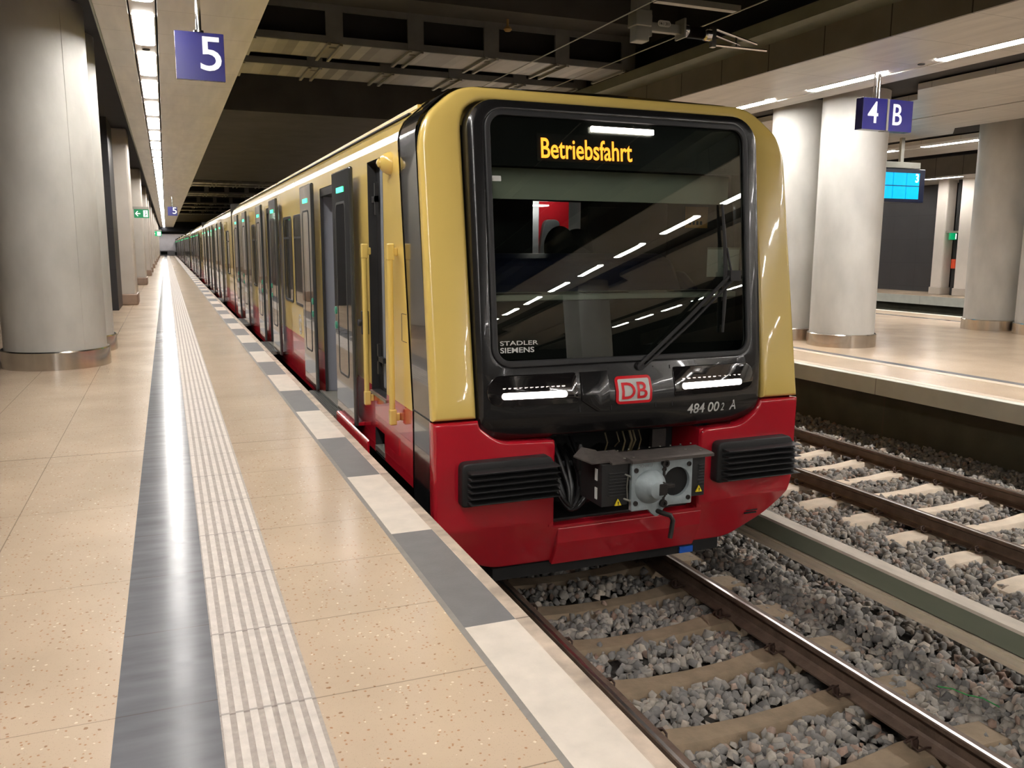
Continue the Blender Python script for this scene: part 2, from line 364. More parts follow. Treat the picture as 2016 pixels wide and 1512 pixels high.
# right soffits
m = MB(); m.box(8.62, 10.18, Y0, 90, ZS, ZS+.1); m.box(10.5, 10.98, Y0, 90, ZS, ZS+.1); struct(m, 'ceiling_8', M_soff, bevel=.004)
m = MB(); m.box(10.2, 10.48, Y0, 90, ZS+.012, ZS+.1); struct(m, 'trim_13', M_slot)
m = MB(); m.box(8.58, 8.62, Y0, 90, ZS-.01, 4.62); struct(m, 'trim_14', M_fascia)
m = MB(); m.prism([(8.30, 4.70), (8.42, 4.66), (8.58, 4.62), (8.58, 4.78), (8.42, 4.84), (8.30, 4.88)], 1, Y0, 90); struct(m, 'trim_15', M_green)
def notch(xe, s, y0, y1):    # soffit edge pulled back around a column pair
    return [(xe, y0), (xe+s*1.0, y0+.7), (xe+s*1.0, y1-.7), (xe, y1)]
m = MB(); L_ = [(11.9, Y0)]; R_ = []
for yc in (-25.3, -12.5, .35, 13.15, 26, 38.8, 51.6): L_ += notch(11.9, .75, yc-1.9, yc+1.9)
L_ += [(11.9, 90)]
R_ = [(29.0-x, y) for x, y in L_][::-1]
m.prism(L_[:]+[(14.46, 90), (14.46, Y0)], 2, ZS, ZS+.1); m.prism([(14.54, Y0), (14.54, 90)]+R_, 2, ZS, ZS+.1)
struct(m, 'ceiling_9', M_soff)
m = MB(); m.box(18.1, 18.52, Y0, 90, ZS, ZS+.1); m.box(18.8, 20.4, Y0, 90, ZS, ZS+.1); m.box(18.54, 18.78, Y0, 90, ZS+.012, ZS+.1); struct(m, 'ceiling_10', M_soff)
m = MB(); m.box(8.63, 20.38, Y0, 90, ZS+.13, ZS+.4); m.box(20.4, 20.44, Y0, 90, ZS, 4.7); struct(m, 'ceiling_11', M_dkslot)
m = MB(); m.prism([(20.46, 4.62), (20.7, 4.66), (20.7, 4.84), (20.46, 4.78)], 1, Y0, 90); struct(m, 'trim_16', M_green)

# ---------------------------------------------------------------- ceiling lamps
def lamp(x, y, w, l, label, group, lm=None):
    t = empty('ceiling_lamp', (x, y+l/2, ZS+.012), label, 'lamp', group)
    V, Fs = cpoly([rrect(-w/2, w/2, -l/2, l/2, w*.36, 5)], .006, 0)
    b = MB(); b.add([(v[0]+x, v[2]+y+l/2, ZS+.006+v[1]) for v in V], Fs); b.build('diffuser', lm or M_lamp, t)
    b = MB()
    for a, c in ((-w/2-.012, -w/2), (w/2, w/2+.012)): b.box(x+a, x+c, y+w*.3, y+l-w*.3, ZS-.002, ZS+.012)
    b.build('housing_rim', M_slot, t)
    return t
l0 = lamp(-.1, 11.22, .235, 1.68, 'bright rounded lamp in the left soffit row above the dark floor stripe', 'lamps in the left soffit')
for k in range(-18, 57):
    if k: dup(l0, (0, 2.235*k, 0))
for k in (0, 1, 2): dup(l0, (-2.5+k*2.5, 138, -.45), 'added unseen lamp lighting the pale end wall at the far end of the left platform')['group'] = 'added lamps by the end wall'  # unseen lamps added to brighten the end wall
l1 = lamp(10.34, 10.42, .22, 1.66, 'bright tube lamp in the far platform soffit, directly behind the hanging 4 B sign', 'lamps in the far soffit row', M_lamp2)
RB = {1: 'bright lamp in the far platform soffit touching the train roof corner', -1: 'large bright lamp cut by the right photo edge, in the far platform soffit'}
for k in range(-15, 16):
    if k: dup(l1, (0, 2.63*k, 0), RB.get(k, 'bright tube lamp further along the far platform soffit row'))
for k in range(-15, 16):
    if k not in (0,): dup(l1, (8.32, 2.63*k+.0, 0), {2: 'bright lamp over the back of the far platform, left of the right hand column', 3: 'short bright lamp over the back of the far platform, above the blue screen'}.get(k, 'bright tube lamp over the back edge of the far platform'))['group'] = 'lamps over the back of the far platform'
for k in range(-6, 12):
    dup(l1, (17.1, 2.63*k, 0), 'bright tube lamp over the distant third platform')['group'] = 'lamps over the third platform'
# speaker discs between lamps
def disc(x, y, label):
    b = MB(); b.lathe([(.045, 0), (.05, .004), (.05, .014)], (x, y, ZS+.0), 20); return tag(b.build('ceiling_speaker', M_dkslot), label, 'speaker')
disc(-.1, 13.2, 'small dark oval speaker between the second and third lamp of the left soffit'); disc(10.34, 9.75, 'small dark oval speaker in the far soffit, right of the 4 B sign')

# ---------------------------------------------------------------- columns
def column(x, y, z0, z1, r, label, group=None):
    t = empty('round_column', (x, y, z0), label, 'column', group)
    b = MB(); b.lathe([(r, 0), (r, z1-z0)], (x, y, z0), 64)
    for a in (2.2, -.9): b.box(x+r*math.cos(a)-.004, x+r*math.cos(a)+.004, y+r*math.sin(a)-.004, y+r*math.sin(a)+.004, z0+.25, z1)
    b.build('shaft', M_conc, t, smooth=True)
    b = MB(); b.lathe([(r+.04, 0), (r+.04, .225), (r+.028, .24), (r, .24)], (x, y, z0), 64); b.build('base_ring', M_steel, t, smooth=True)
    return t
column(-1.4436, 12.83, 0, 4.62, .62, 'huge round grey concrete column with steel base ring at the left photo edge')
M_basec = pmat('brown_base_metal', lin(150, 128, 112), .4, .5, noise=(6, .1))
def pillar(x0, x1, y0, y1, z0, label, group=None, bm=M_steel, top=4.62, col=None):
    t = empty('square_pillar', ((x0+x1)/2, (y0+y1)/2, z0), label, 'pillar', group)
    b = MB(); b.box(x0, x1, y0, y1, z0, top); b.build('shaft', col or M_conc, t, bevel=.05)
    b = MB(); b.box(x0-.03, x1+.03, y0-.03, y1+.03, z0, z0+.3); b.build('base_cover', bm, t, bevel=.03)
    return t
column(-1.4436, 14.55, 0, 4.62, .62, 'round grey column right behind the huge left column, brownish base ring')
M_pil = pmat('pillar_cladding', lin(186, 178, 168), .5, noise=(2, .06))
pillar(-1.85, -.80, 25.12, 26.3, 0, 'first square grey clad pillar past the round columns, beside the dark wall', None, M_basec, col=M_pil)
pillar(-1.85, -.80, 37.8, 39, 0, 'second square grey pillar, behind the green exit sign', None, M_basec, col=M_pil)
for y in (48.9, 54.9, 65.1, 77, 89, 101, 113, 125): pillar(-1.85, -.80, y, y+1.2, 0, 'distant square pillar in the row along the left wall', 'distant left pillars', M_basec, col=M_pil)
column(11.74, 12.47, -.2, 4.7, .575, 'round concrete column behind the 4 B sign on the far platform')
column(11.74, 13.85, -.2, 4.7, .575, 'round concrete column between the train corner and the 4 B sign column')
column(17.35, 13.8, -.2, 4.7, .575, 'shaded round column right of the blue screen, near the right photo edge')
column(17.35, 12.5, -.2, 4.7, .575, 'round column cut off by the right photo edge')
for y in (-1., .4, -13.8, -12.4): column(11.74, y, -.2, 4.7, .575, 'round column on the far platform behind the viewpoint', 'columns behind the viewpoint')
for y in (-.2, 1.3)[:0]: pass
for y in (25.2, 26.6, 38, 39.4): column(11.74, y, -.2, 4.7, .575, 'round column on the far platform hidden past the train', 'far platform columns beyond the train')
pillar(28.3, 28.8, 24.9, 25.4, -.2, 'brightly lit white square pillar beside the dark panel wall on the third platform', None, M_pil, 4.3, pmat('pale_pillar', lin(226, 218, 208), .5, noise=(2, .04)))
pillar(28.3, 28.9, 23.6, 24.3, -.2, 'bright white square pillar right of the orange post, partly behind the shaded column', None, M_pil, 4.3, MATS['pale_pillar'])

# ---------------------------------------------------------------- signs
def put(V, ox, oy, oz): return [(v[0]+ox, v[1]+oy, v[2]+oz) for v in V]
def sign5(x, y, z, w, h, label):
    t = empty('platform_sign', (x, y, z+h), label, 'sign')
    b = MB(); b.box(x-w/2, x+w/2, y-.03, y+.03, z, z+h); b.build('panel', M_sign, t, bevel=.003)
    V, Fs = text('5', h*.70, h*.44, .004, .002); b = MB(); b.add(put(V, x-w*.0, y-.032, z+h*.22), Fs); b.build('numeral', M_signw, t)
    b = MB(); b.lathe([(.028, 0), (.028, ZS-z-h)], (x, y, z+h), 16); b.lathe([(.05, 0), (.05, .02)], (x, y, z+h), 16); b.build('hanging_rod', M_chrome, t, smooth=True)
    return t
sign5(.45, 10.0, 3.335, .49, .485, 'blue platform sign with white 5 hanging from the left soffit, the near large one')
sign5(.45, 51, 3.2, .49, .485, 'tiny distant blue sign with white 5 under the left soffit')
t = empty('platform_sign', (10.4, 10.45, 3.87), 'blue hanging sign reading 4 and B above the far platform', 'sign')
b = MB(); b.box(9.93, 10.405, 10.40, 10.55, 3.40, 3.865); b.box(10.45, 10.93, 10.40, 10.55, 3.395, 3.865); b.build('panel', M_sign, t, bevel=.003)
b = MB(); b.box(10.408, 10.447, 10.395, 10.55, 3.397, 3.868); b.build('divider', M_galv, t)
V, Fs = text('4', .33, .20, .004, .002); b = MB(); b.add(put(V, 10.03, 10.397, 3.50), Fs)
V, Fs = text('B', .33, .18, .004, .002); b.add(put(V, 10.53, 10.397, 3.49), Fs); b.build('lettering', M_signw, t)
b = MB(); b.lathe([(.03, 0), (.03, ZS-3.865)], (10.28, 10.47, 3.865), 16); b.lathe([(.012, 0), (.012, ZS-3.865)], (10.19, 10.47, 3.865), 10); b.build('hanging_rod', M_chrome, t, smooth=True)
# blue screen
t = empty('train_indicator', (16.1, 16, 4.24), 'blue lit departure screen showing 3, between the concrete columns', 'screen')
b = MB(); b.box(14.9, 17.28, 15.9, 16.25, 2.71, 3.5); b.build('casing', pmat('screen_casing', lin(16, 28, 62), .3, noise=(3, .05)), t, bevel=.02)
b = MB()
M_scr = pmat('screen_cyan', lin(0, 180, 230), .2, noise=(.6, .1), emit=(lin(0, 188, 238), .9))
for r in range(2):
    for q in range(5): b.box(15.0+q*.42, 15.40+q*.42, 15.885, 15.9, 2.79+r*.315, 3.085+r*.315)
b.build('screen', M_scr, t)
V, Fs = text('3', .2, .1, .02, .002); b = MB(); b.add(put(V, 16.95, 15.883, 3.19), Fs); b.build('numeral', pmat('screen_white', (1, 1, 1), .4, noise=(1, .01), emit=((1, 1, 1), 1.)), t)
b = MB(); b.box(14.9, 17.15, 15.95, 16.25, 3.52, 3.66); b.box(15.4, 15.5, 16.05, 16.12, 3.6, 4.24); b.box(16.6, 16.7, 16.05, 16.12, 3.6, 4.24); b.build('mounting_box', M_galv, t)
# exit sign left
def exitsign(x, y, z, w, h, label, arrow=True, e=.8):
    t = empty('exit_sign', (x, y, z+h), label, 'sign')
    b = MB(); b.box(x-w/2, x+w/2, y-.04, y+.04, z, z+h); b.build('panel', pmat('exit_green', lin(0, 118, 72), .4, noise=(3, .03), emit=(lin(0, 118, 72), e*.6)), t)
    b = MB(); yy = y-.045
    if arrow:
        b.box(x-w*.40, x-w*.08, yy, yy+.004, z+h*.45, z+h*.55)
        b.prism([(x-w*.43, z+h*.5), (x-w*.27, z+h*.82), (x-w*.22, z+h*.76), (x-w*.35, z+h*.5), (x-w*.22, z+h*.24), (x-w*.27, z+h*.18)], 1, yy, yy+.004)
    b.box(x+w*.12, x+w*.42, yy, yy+.004, z+h*.12, z+h*.88)
    b.build('pictogram', pmat('exit_white', (.95, .95, .95), .4, noise=(3, .01), emit=((1, 1, 1), e*.7)), t)
    b = MB(); yy -= .004      # running figure on the white door
    b.prism([(x+w*.20, z+h*.18), (x+w*.25, z+h*.18), (x+w*.31, z+h*.45), (x+w*.27, z+h*.5)], 1, yy, yy+.003); b.prism([(x+w*.27, z+h*.5), (x+w*.31, z+h*.45), (x+w*.29, z+h*.72), (x+w*.24, z+h*.70)], 1, yy, yy+.003)
    b.prism([(x+w*.28, z+h*.42), (x+w*.36, z+h*.3), (x+w*.39, z+h*.33), (x+w*.31, z+h*.48)], 1, yy, yy+.003); b.lathe([(h*.06, 0), (h*.06, .003)], (x+w*.28, yy, z+h*.78), 10, axis=1)
    b.build('running_figure', MATS['exit_green'], t)
    b = MB(); b.box(-1.17 if x < 5 else x-.1, x+w*.5, y-.05 if x < 5 else y-.5, y+.05 if x < 5 else y+.45, z+h*1.02, z+h*1.3); b.build('bracket', M_galv, t)
    return t
exitsign(-.66, 30, 2.455, .44, .27, 'green exit sign with arrow and running figure, sticking out between the left pillars')
exitsign(-.7, 78, 2.35, .85, .4, 'small glowing distant exit sign at the end of the left pillar row', e=3)
exitsign(28.45, 24.6, 1.95, .42, .26, 'small lit green and white exit sign at the white pillars of the third platform', False, 2.5)
t = empty('emergency_post', (28.62, 24.6, -.2), 'orange red emergency box between the white pillars on the third platform', 'emergency point')
b = MB(); b.box(28.52, 28.72, 24.5, 24.68, .84, 1.2); b.build('call_box', pmat('signal_orange', lin(235, 80, 30), .4, noise=(3, .05)), t)
b = MB(); b.box(28.55, 28.69, 24.52, 24.66, -.2, 4.24); b.build('post', M_dkslot, t)
# end-of-platform barrier
m = MB(); m.box(-9, 9, 138, 153, 3.83, 3.95); struct(m, 'ceiling_12', M_dkslot)
b = MB(); b.box(-.9, .35, 146, 146.1, 0, .75, 0); b.box(-.8, .2, 145.99, 146, .1, .62, 1); b.box(.4, 1.3, 145.6, 145.7, 0, .75, 0)
tag(b.build('platform_barrier', [M_endw, M_dkslot]), 'pale low barrier closing the distant end of the left platform', 'barrier')
# ================================================================ TRACKS
def rail(x, y0, y1, label, half=None):
    P = [(-.075, 0), (.075, 0), (.075, .012), (.02, .03), (.0085, .045), (.0085, .115), (.036, .132), (.036, .155), (.028, .162), (-.008, .1625), (-.030, .162), (-.036, .155), (-.036, .132), (-.0085, .115), (-.0085, .045), (-.02, .03), (-.075, .012)]
    b = MB(); zb = -1.122; n = len(P); vs = [(x+u, y0, zb+v) for u, v in P]+[(x+u, y1, zb+v) for u, v in P]
    fs = [(i, (i+1) % n, (i+1) % n+n, i+n) for i in range(n)]; ms = [1 if i == 9 else 0 for i in range(n)]
    b.add(vs, fs+[tuple(range(n)), tuple(range(2*n-1, n-1, -1))], ms+[0, 0])
    o = b.build('rail', [M_rust, M_railtop]); return tag(o, label, 'rail')
rail(2.285, Y0, Y1, 'left rail of the train track, in the dark gap right under the platform edge')
rail(3.79, Y0, Y1, 'bright topped right rail of the train track, running out from under the train')
rail(6.77, Y0, Y1, 'near rail of the empty far track, dark rusty')
rail(8.285, Y0, Y1, 'far rail of the empty far track, nearest the far platform wall')
def sleeper(cx, y, m, label, group, hid=False):
    t = empty('sleeper', (cx, y, -1.30), label, 'sleeper', group)
    st = [(-1.3, -1.175, .10), (-1.24, -1.14, .11), (-1.0, -1.128, .115), (-.9, -1.122, .10), (-.6, -1.122, .10), (-.5, -1.132, .095), (-.3, -1.15, .085), (0, -1.156, .08)]
    st = st+[(-a, b_, c_) for a, b_, c_ in st[:-1][::-1]]
    b = MB(); vs = []; fs = []
    for a, zt, w in st: vs += [(cx+a, y-w-.045, -1.3), (cx+a, y-w, zt-.012), (cx+a, y-w+.014, zt), (cx+a, y+w-.014, zt), (cx+a, y+w, zt-.012), (cx+a, y+w+.045, -1.3)]
    for j in range(len(st)-1):
        for k in range(6): k2 = (k+1) % 6; fs.append((6*j+k, 6*j+k2, 6*j+6+k2, 6*j+6+k))
    fs += [tuple(range(5, -1, -1)), tuple(6*(len(st)-1)+k for k in range(6))]
    b.add(vs, fs); b.build('concrete_body', m, t, smooth=True)
    for s in (-1, 1):
        for q in (-1, 1):
            x = cx+s*.7525+q*.115; b = MB()
            P = [(x-q*.055, y-.05, -1.095), (x-q*.02, y-.055, -1.085), (x+q*.03, y-.045, -1.10), (x+q*.045, y-.02, -1.085), (x+q*.03, y, -1.06), (x-q*.01, y, -1.055), (x+q*.03, y+.002, -1.06), (x+q*.045, y+.022, -1.085), (x+q*.03, y+.045, -1.10), (x-q*.02, y+.055, -1.085), (x-q*.055, y+.05, -1.095)]
            b.tube(P, .0075, 6); b.lathe([(.016, 0), (.016, .05), (.012, .06)], (x, y, -1.122), 8); b.build('spring_clip', M_clip, t, smooth=True)
    return t
n_ = {0: 'fourth', 1: 'third', 2: 'second', 3: 'first', -1: 'fifth'}
s0 = sleeper(3.0375, 3.74, M_slp1, 'dusty concrete sleeper under the near track, fourth one out in front of the train', 'sleepers of the near track')
for k in (-4, -3, -2, -1, 1, 2, 3, 4, 5):
    dup(s0, (0, .6*k, 0), {-1: 'dusty concrete sleeper of the near track at the bottom edge of the photo', 1: 'dusty concrete sleeper under the near track, third one out in front of the train', 2: 'dusty concrete sleeper under the near track, second one out in front of the train', 3: 'dusty concrete sleeper nearest the shadow under the train front'}.get(k, 'dusty concrete sleeper of the near track, hidden or out of frame'))
s1 = sleeper(7.5275, 6.42, M_slp2, 'pale clean concrete sleeper of the far track, its left end nearest the right photo edge', 'sleepers of the far track')
for k in range(-7, 9):
    if k: dup(s1, (0, .6*k, 0), {1: 'pale concrete sleeper of the far track, second from the right photo edge', 2: 'pale concrete sleeper of the far track, third from the right photo edge', 3: 'pale concrete sleeper of the far track, fourth from the right photo edge', 4: 'pale concrete sleeper of the far track closest to the train corner'}.get(k, 'pale concrete sleeper of the far track, hidden or out of frame'))
# third rail
t = empty('third_rail', (4.75, 5, -.95), 'grey green covered third rail running between the two tracks', 'third rail')
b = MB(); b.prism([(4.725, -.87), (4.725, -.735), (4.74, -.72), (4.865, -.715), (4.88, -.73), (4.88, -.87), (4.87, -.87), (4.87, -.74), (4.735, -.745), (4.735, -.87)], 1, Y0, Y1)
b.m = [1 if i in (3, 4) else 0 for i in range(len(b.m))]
b.build('protective_cover', [pmat('third_rail_cover', lin(122, 128, 112), .5, noise=(5, .12), stretch=(1, .2, 1)), pmat('third_rail_cover_top', lin(196, 184, 168), .6, noise=(12, .14), stretch=(1, .3, 1))], t)  # pale top: weathered whitish, with its lit tone also put into the colour
M_al = pmat('third_rail_aluminium', lin(216, 200, 176), .5, .0, noise=(8, .12), stretch=(1, .3, 1))
b = MB(); b.prism([(4.615, -.915), (4.86, -.915), (4.86, -.885), (4.70, -.882), (4.70, -.888), (4.66, -.888), (4.66, -.882), (4.615, -.885)], 1, Y0, Y1); b.build('conductor_rail', M_al, t)
b = MB()
y = -5.2
while y < 12: b.box(4.74, 4.86, y, y+.1, -1.25, -.9); y += 4.2
b.build('support', M_rust, t)
# ballast
def ballast():
    rng = np.random.default_rng(3)
    base = np.array([(-1, -.8, -.7), (1, -.9, -.7), (.8, .9, -.7), (-.9, .8, -.7), (-.9, -.7, .6), (.6, -.8, .8), (.9, .7, .5), (-.6, .9, .7), (.1, .0, 1.05)]); fc = np.array([(0, 1, 5), (0, 5, 4), (1, 2, 6), (1, 6, 5), (2, 3, 7), (2, 7, 6), (3, 0, 4), (3, 4, 7), (4, 5, 8), (5, 6, 8), (6, 7, 8), (7, 4, 8)]); NV, NF = 9, 12
    def pts(x0, x1, y0, y1, dens):
        n = int((x1-x0)*(y1-y0)*dens); return np.c_[rng.uniform(x0, x1, n), rng.uniform(y0, y1, n)]
    P = np.vstack([pts(1.55, 4.75, 1.3, 5.6, 720), pts(1.55, 4.75, 5.6, 7.6, 400), pts(4.75, 9.6, 3.2, 8, 560), pts(4.75, 9.6, 8, 13.5, 380), pts(4.4, 4.75, 5.6, 12, 500), pts(4.75, 9.6, 1.2, 3.2, 250)])
    n = len(P); x, y = P[:, 0], P[:, 1]
    def insl(cx, y00, hw):
        d = np.abs((y-y00+.3) % .6-.3); return (np.abs(x-cx) < hw) & (d < .105)
    sink = (insl(3.0375, 3.74, .98) | insl(7.5275, 6.42, 1.22)) & (rng.uniform(size=n) > .015)
    for rx in (2.285, 3.79, 6.77, 8.285): sink |= np.abs(x-rx) < .085
    P = P[~sink]; n = len(P); x, y = P[:, 0], P[:, 1]
    s = rng.uniform(.018, .042, n)
    z = -1.185+rng.uniform(-.022, .028, n)+.02*np.sin(x*3.1+np.cos(y*2.2)*2)*np.cos(y*2.7)
    z = np.where((x > 4.1) & (x < 6.3), z+.012, z); z = np.where(x < 2.1, z-.02, z)
    z = np.where(x > 8.5, z+.04, z)
    V = (base[None]*(1+rng.uniform(-.25, .25, (n, NV, 1)))+rng.uniform(-.28, .28, (n, NV, 3)))*(rng.uniform(.55, 1.3, (n, 1, 3)))*s[:, None, None]*.82
    a = rng.uniform(0, 6.283, n); b_ = rng.uniform(-.9, .9, n)
    ca, sa, cb, sb = np.cos(a), np.sin(a), np.cos(b_), np.sin(b_); O = np.zeros(n); I = np.ones(n)
    R1 = np.stack([ca, -sa, O, sa, ca, O, O, O, I], 1).reshape(n, 3, 3); R2 = np.stack([I, O, O, O, cb, -sb, O, sb, cb], 1).reshape(n, 3, 3)
    V = np.einsum('nij,njk,nvk->nvi', R1, R2, V)+np.c_[x, y, z][:, None]
    Fc = (fc[None]+NV*np.arange(n)[:, None, None]).reshape(-1)
    me = bpy.data.meshes.new('ballast'); me.vertices.add(n*NV); me.vertices.foreach_set('co', V.reshape(-1))
    nf = n*NF; me.loops.add(nf*3); me.loops.foreach_set('vertex_index', Fc); me.polygons.add(nf); me.polygons.foreach_set('loop_start', np.arange(nf)*3)
    me.update(calc_edges=True); me.validate()
    at = me.attributes.new('tone', 'FLOAT', 'FACE'); at.data.foreach_set('value', np.repeat(rng.uniform(0, 1, n), NF).astype(np.float32))
    m = M_ball; nt = m.node_tree; N = nt.nodes; L = nt.links; p = N['Principled BSDF']
    an = N.new('ShaderNodeAttribute'); an.attribute_name = 'tone'; rp = N.new('ShaderNodeValToRGB'); L.new(an.outputs['Fac'], rp.inputs[0])
    e = rp.color_ramp.elements; e[0].color = (*lin(92, 88, 84), 1); e[1].color = (*lin(206, 192, 172), 1)
    for q, c in ((.3, (124, 119, 113)), (.6, (150, 142, 132)), (.85, (176, 165, 150)), (.97, (150, 112, 88))): k = e.new(q); k.color = (*lin(*c), 1)
    mx = N.new('ShaderNodeMix'); mx.data_type = 'RGBA'; mx.blend_type = 'MULTIPLY'; mx.inputs['Factor'].default_value = .6
    ns = N.new('ShaderNodeTexNoise'); ns.inputs['Scale'].default_value = 22; tc = N.new('ShaderNodeTexCoord'); L.new(tc.outputs['Object'], ns.inputs[0])
    L.new(rp.outputs[0], mx.inputs['A']); L.new(ns.outputs['Fac'], mx.inputs['B']); 
    hs = N.new('ShaderNodeBrightContrast'); hs.inputs[1].default_value = .07; L.new(mx.outputs['Result'], hs.inputs[0]); L.new(hs.outputs[0], p.inputs['Base Color'])
    me.materials.append(m)
    o = bpy.data.objects.new('ballast', me); C.objects.link(o); return tag(o, 'grey crushed stone ballast covering the track bed between and around the sleepers', 'ballast', kind='stuff')
ballast()
b = MB(); b.tube([(4.36, 3.60, -1.125), (4.39, 3.52, -1.105), (4.42, 3.44, -1.11), (4.46, 3.36, -1.10), (4.49, 3.27, -1.115)], .004, 6)
tag(b.build('green_wire', pmat('green_plastic', lin(40, 150, 70), .5, noise=(9, .05))), 'thin green wire scrap lying on the ballast at the lower right', 'wire')

# ================================================================ OVERHEAD STRUCTURE
def cabletray(y, n, label, x1=8.3, z=4.9, x0=1.25, d=1.2, tall=.62):
    t = empty('cable_tray', (4.5, y, z), label, 'cable tray', 'cable trays under the tunnel ceiling')
    b = MB(); b.box(x0, x1, y+.02, y+d, z, z+.03); b.build('bottom_sheet', M_duct, t)
    b = MB()
    b.box(x0, x1, y, y+.05, z, z+.11); b.box(x0, x1, y, y+.05, z+tall-.12, z+tall); b.box(x0, x1, y+d-.04, y+d, z, z+.16)
    xs = [x0+(x1-x0-.15)*k/n for k in range(n+1)]
    for xx in xs: b.box(xx, xx+.28, y-.01, y+.05, z, z+tall+.1)
    b.build('side_frame', M_concw, t)
    for xx in xs:
        b = MB(); b.box(xx+.02, xx+.07, y-.02, y+d+.1, z-.04, z+.0); b.box(xx+.22, xx+.27, y-.02, y+d+.1, z-.04, z+.0); b.box(xx+.02, xx+.27, y+.3, y+.34, z-.02, z); b.build('cross_bracket', M_galv, t)
    b = MB(); b.box(x0, x1, y+.3, y+.34, z+.03, z+tall); b.build('back_panel', M_dkslot, t)
    b = MB()
    for xx in xs[:-1]:
        for q in (.1, .7): b.box(xx+q, xx+q+.04, y+.6, y+.64, z+.03, 7.0)
    b.build('hanger', M_concd, t)
    return t
cabletray(14.72, 5, 'nearest cable tray box above the train, dark openings in its side, mottled underside')
cabletray(16.75, 5, 'second cable tray crossing above the train, just behind the nearest one', tall=.3, d=1.15)
for y, l in ((49, 'third'), (51, 'fourth'), (59, 'fifth'), (61, 'sixth'), (73.5, 'seventh'), (80, 'eighth'), (88, 'ninth'), (98, 'tenth')): cabletray(y, 6, l+' cable tray beam along the tunnel, small in the distance', 8.8)
t = empty('catenary_support', (5.22, 9, 7.0), 'grey overhead wire mast with ribbed insulator hanging above the far track', 'catenary support')
b = MB(); b.box(5.12, 5.29, 8.92, 9.08, 3.94, 7.0); b.box(5.10, 5.31, 8.90, 9.10, 4.1, 4.28); b.build('mast', M_galv, t, bevel=.01)
b = MB(); b.box(5.29, 5.77, 8.96, 9.04, 4.07, 4.17); b.box(5.27, 5.33, 8.93, 9.07, 4.0, 4.24); b.box(5.74, 5.77, 8.9, 9.1, 4.02, 4.24); b.build('bracket_arm', M_galv, t, bevel=.006)
b = MB(); b.lathe([(.06, 0), (.07, .02), (.07, .07), (.05, .09)], (5.77, 9, 4.125), 20, axis=0); b.lathe([(.05, 0), (.07, .02), (.07, .08), (.05, .1)], (6.08, 9, 4.105), 20, axis=0); b.build('end_fitting', M_chrome, t, smooth=True)
b = MB(); pr = []
for k in range(10): pr += [(.05, .022*k), (.072, .022*k+.008), (.05, .022*k+.018)]
b.lathe(pr, (5.85, 9, 4.115), 20, axis=0); b.build('insulator', pmat('insulator_brown', lin(28, 22, 22), .3, noise=(9, .1)), t)
b = MB(); b.box(6.18, 6.24, 8.97, 9.03, 3.97, 4.20); b.tube([(6.2, 9, 4.19), (6.85, 9, 4.06)], .018); b.tube([(6.2, 9, 4.12), (6.6, 9, 4.03)], .012); b.tube([(6.2, 9, 4.0), (7.0, 9, 4.0)], .014); b.tube([(6.55, 9, 4.12), (6.55, 9, 4.0)], .012); b.build('steady_arm', M_chrome, t)
b = MB(); b.box(5.4, 6.56, 8.95, 9.05, 4.40, 4.47); b.box(5.29, 5.4, 8.97, 9.03, 4.42, 4.6); b.build('cross_bar', M_galv, t)
V, Fs = cpoly([rrect(-.085, .085, -.035, .035, .033)], .004, 0); b = MB(); b.add(put(V, 5.5, 8.95, 4.16), Fs); b.build('number_plate', pmat('plate_white', lin(190, 188, 180), .5, noise=(6, .04)), t)
V, Fs = text('14-1 311', .035, .13, .01, .001, 'CENTER'); b = MB(); b.add(put(V, 5.5, 8.944, 4.142), Fs); b.build('plate_number', M_dkslot, t)
for q, (x, z) in enumerate(((6.86, 5.18), (5.6, 4.0+.0))):
    b = MB(); r = (x/1.914)+1.6 if q == 0 else 0
    pts = [(5.06, Y0, 4.243), (5.06, 60, 4.243)] if q == 0 else [(6.45, Y0, 4.365), (6.45, 60, 4.365)]
    b.tube(pts, .008, 6); tag(b.build('overhead_wire', M_galv), ['thin overhead wire running along beside the mast', 'thin overhead wire above the insulator, further right'][q], 'wire')
b = MB(); b.lathe([(.05, 0), (.075, .03), (.05, .07), (.02, .09), (.02, .2)], (5.71, 14.4, 5.29), 16); tag(b.build('ceiling_detector', pmat('detector_cream', lin(150, 120, 70), .5, noise=(5, .05))), 'small yellowish detector hanging from the concrete beam above the train', 'detector')
# ================================================================ THE TRAIN
CX = 3.04; HW = 1.482
T = empty('commuter_train', (CX, 5.2, -.96), 'yellow and red commuter train with black front, standing at the left platform with open doors', 'train')
M_yel = pmat('paint_yellow', lin(226, 195, 108), .22, noise=(1.5, .02), coat=.6)
M_red = pmat('paint_red', lin(186, 26, 42), .22, noise=(1.5, .03), coat=.6)
M_gb = pmat('gloss_black', lin(30, 30, 31), .13, noise=(2, .1), coat=.6)
M_mask = pmat('front_mask_black', lin(26, 25, 25), .24, noise=(2, .1), coat=.4)
M_rub = pmat('rubber', lin(36, 36, 37), .5, noise=(5, .1))
M_mb = pmat('matt_black', lin(34, 33, 33), .55, noise=(5, .15), bump=(200, .05))
M_dk = pmat('underframe_black', lin(20, 19, 18), .8, noise=(5, .3))
M_leaf = pmat('door_dark', lin(58, 60, 60), .1, noise=(2, .05), coat=.8)
M_dglass = pmat('tinted_glass', lin(30, 32, 32), .04, noise=(2, .1), coat=1.)
M_btn = pmat('button_teal', lin(50, 120, 100), .3, noise=(30, .3), emit=(lin(40, 170, 120), .12))
M_ledg = pmat('green_led', lin(60, 255, 170), .4, noise=(3, .01), emit=(lin(70, 255, 170), 2.2))
M_head = pmat('headlight_glow', (1, .9, .86), .4, noise=(3, .01), emit=((1, .86, .80), 16))
